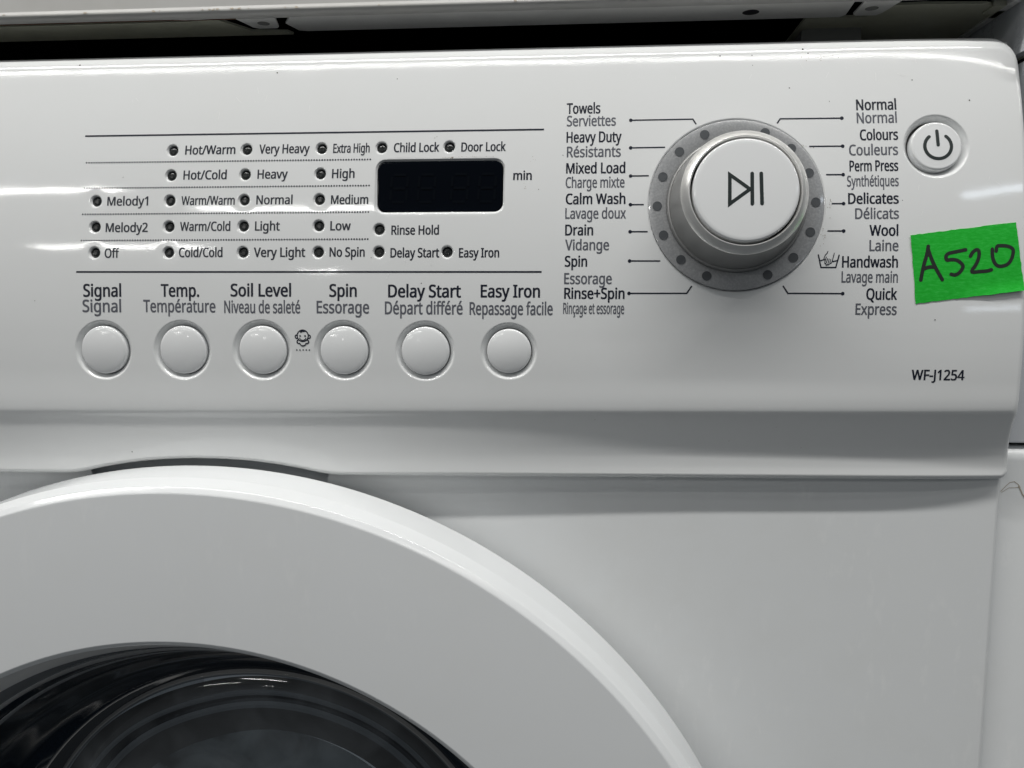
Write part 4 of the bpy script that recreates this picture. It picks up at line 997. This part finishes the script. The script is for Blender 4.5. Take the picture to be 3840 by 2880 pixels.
plate('lower_flange', [(-1165, -250), (1010, -250), (1022, -392), (1006, -418), (-1150, -418), (-1182, -408), (-1207, -320)], UY, 8, OLD, upper)
for pts, hx, hz in (([(-1385, -250), (-1222, -250), (-1247, -352), (-1260, -368), (-1336, -368), (-1356, -352)], -1294, -307), ([(1046, -250), (1180, -250), (1154, -376), (1138, -402), (1062, -400), (1046, -382)], 1096, -322)):
    tb = plate('bracket_tab', pts, UY+2, 7, OLD, upper)
    V = [P(hx+25*math.cos(a*math.pi/10), UY+2.6, hz+24*math.sin(a*math.pi/10)) for a in range(20)]
    add('blind_hole', V, [tuple(range(20))], RUBBER, tb, smooth=False)
V = [P(646+32*math.cos(a*math.pi/12), UY+0.6, -335+30*math.sin(a*math.pi/12)) for a in range(24)]
add('screw_hole', V, [tuple(range(24))], GAP, upper, smooth=False)
plate('rust_edge', [(-4560, -246), (-1645, -246), (-1600, -254), (-1540, -254), (-1480, -249), (-1384, -249), (-1388, -258), (-1490, -256), (-1545, -261), (-1602, -261), (-1640, -253), (-4560, -254)], UY+1.0, 5, RUST, upper)
plate('base_pan', [(CXL+20, -286), (-1590, -282), (-1560, -272), (-1470, -274), (-1385, -420), (-1240, -436), (-1226, -468), (CXL+20, -468)], UY-4, 10, PAN, upper)
plate('base_pan', [(1180, -315), (1285, -310), (1520, -326), (1616, -392), (1620, -468), (1620, -2400), (880, -2400), (880, -438), (1108, -438)], UY-4, 10, PAN, upper, label='olive base pan at the right end')
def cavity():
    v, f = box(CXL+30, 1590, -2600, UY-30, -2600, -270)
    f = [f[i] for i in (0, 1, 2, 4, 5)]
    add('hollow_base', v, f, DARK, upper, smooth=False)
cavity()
def fold_grime():
    sh = []
    for _ in range(46):
        x = rnd.choice((rnd.uniform(-2400, 1500), rnd.gauss(210, 30), rnd.gauss(-1400, 60)))
        a = rnd.uniform(2, 9); c = [(x+a*math.cos(t)*rnd.uniform(0.6, 1.2), -1503+rnd.uniform(-2, 8)+0.35*a*math.sin(t)) for t in [k*0.9 for k in range(7)]]
        sh.append((c, [tuple(range(7))]))
    print2d('fold_grime', sh, STAIN, upper, kind='stuff', place=lambda x, y, l: P(x, y, pchip([(q[0], q[1]) for q in fold[1:]])(y)+0.7+l))
fold_grime()
# levelling foot seen in the gap
V = []
poly = [(895, -1400), (899, -1472), (1012, -1503), (1136, -1485), (1140, -1400)]
V = [P(x, y, -560) for x, y in poly]+[P(x, y, -800) for x, y in poly]
n_ = len(poly)
add('levelling_foot', V, [tuple(range(n_)), tuple(range(2*n_-1, n_-1, -1))]+[(i, (i+1) % n_, n_+(i+1) % n_, n_+i) for i in range(n_)], RUBBER, upper, smooth=False)
v, f = box(1592, 1622, -9000, UY+2, -2400, -222); add('side_panel', v, f, OLD, upper, smooth=False)
v, f = merge(box(1545, 1590, UY-26, UY+3, -420, -330), box(1580, 1618, UY-40, UY+2, -470, -390))
add('corner_bracket', v, f, PAN, upper, smooth=False)

# ------------------------------------------------------------------ neighbouring appliances at the right edge
def rolled(name, x0, x1, y0, y1, zf, r0, r1, m, parent):
    prof = [(y0, zf-900)]+[(y0+r0-r0*math.cos(math.pi/2*k/6), zf-r0+r0*math.sin(math.pi/2*k/6)) for k in range(7)]+[(y1-r1+r1*math.sin(math.pi/2*k/6), zf-r1+r1*math.cos(math.pi/2*k/6)) for k in range(7)]+[(y1, zf-900)]
    V = [P(x, y, z) for x in (x0, x1) for y, z in prof]; n = len(prof)
    F = [(j, n+j, n+j+1, j+1) for j in range(n-1)]+[tuple(range(n)), tuple(range(2*n-1, n-1, -1))]
    return add(name, V, F, m, parent, sharp=40)
nb = empty('neighbouring_appliance', P(3200, 8300, -3000), 'white appliance standing close on the right, its body scuffed and stained', 'appliance')
rolled('control_panel', 1650, 5200, -1258, 181, -212, 40, 6, NEIGH, nb)
rolled('cabinet', 1616, 5200, 198, 8300, -200, 50, 10, STEEL, nb)
v, f = box(1660, 5190, 160, 214, -900, -275); add('seam_gap', v, f, GAP, nb, smooth=False)
def on_nb(x, y, lift): return P(x*1.034, y*1.03+6, -200+lift)
print2d('stain_mark', [stroke2d(q, w, seg=9) for q, w in (([(1572, 352), (1590, 330), (1602, 318), (1618, 314), (1634, 326), (1640, 336)], 2.5), ([(1575, 356), (1600, 338), (1640, 336)], 1.8), ([(1634, 330), (1650, 362), (1664, 382), (1690, 396), (1720, 410), (1760, 420)], 4.5))], STAIN, nb, place=on_nb)
nu = empty('neighbouring_upper_appliance', P(3200, -1310, -3000), 'bluish white appliance stacked on the neighbour at the top right', 'appliance')
rolled('front_panel', 1630, 5200, -9000, -1288, -150, 6, 60, NEIGH, nu)
v, f = box(1664, 5190, -1300, -1280, -900, -230); add('base_rail', v, f, PAN, nu, smooth=False)
v, f = box(1666, 5190, -1296, -1262, -900, -330); add('shadow_gap', v, f, GAP, nu, smooth=False)
V = [P(x, y, z) for x, y, z in ((1672, -1250, -187), (1850, -1240, -187), (1850, -1140, -187), (1676, -1222, -187), (1672, -1250, -190), (1850, -1240, -190), (1850, -1140, -190), (1676, -1222, -190))]
t2 = add('paper_tape', V, [(0,1,2,3),(4,7,6,5),(0,4,5,1),(1,5,6,2),(2,6,7,3),(3,7,4,0)], TAPE, None, smooth=False)
tag(t2, 'small green tape corner on the neighbouring appliance at the right edge', 'tape label')
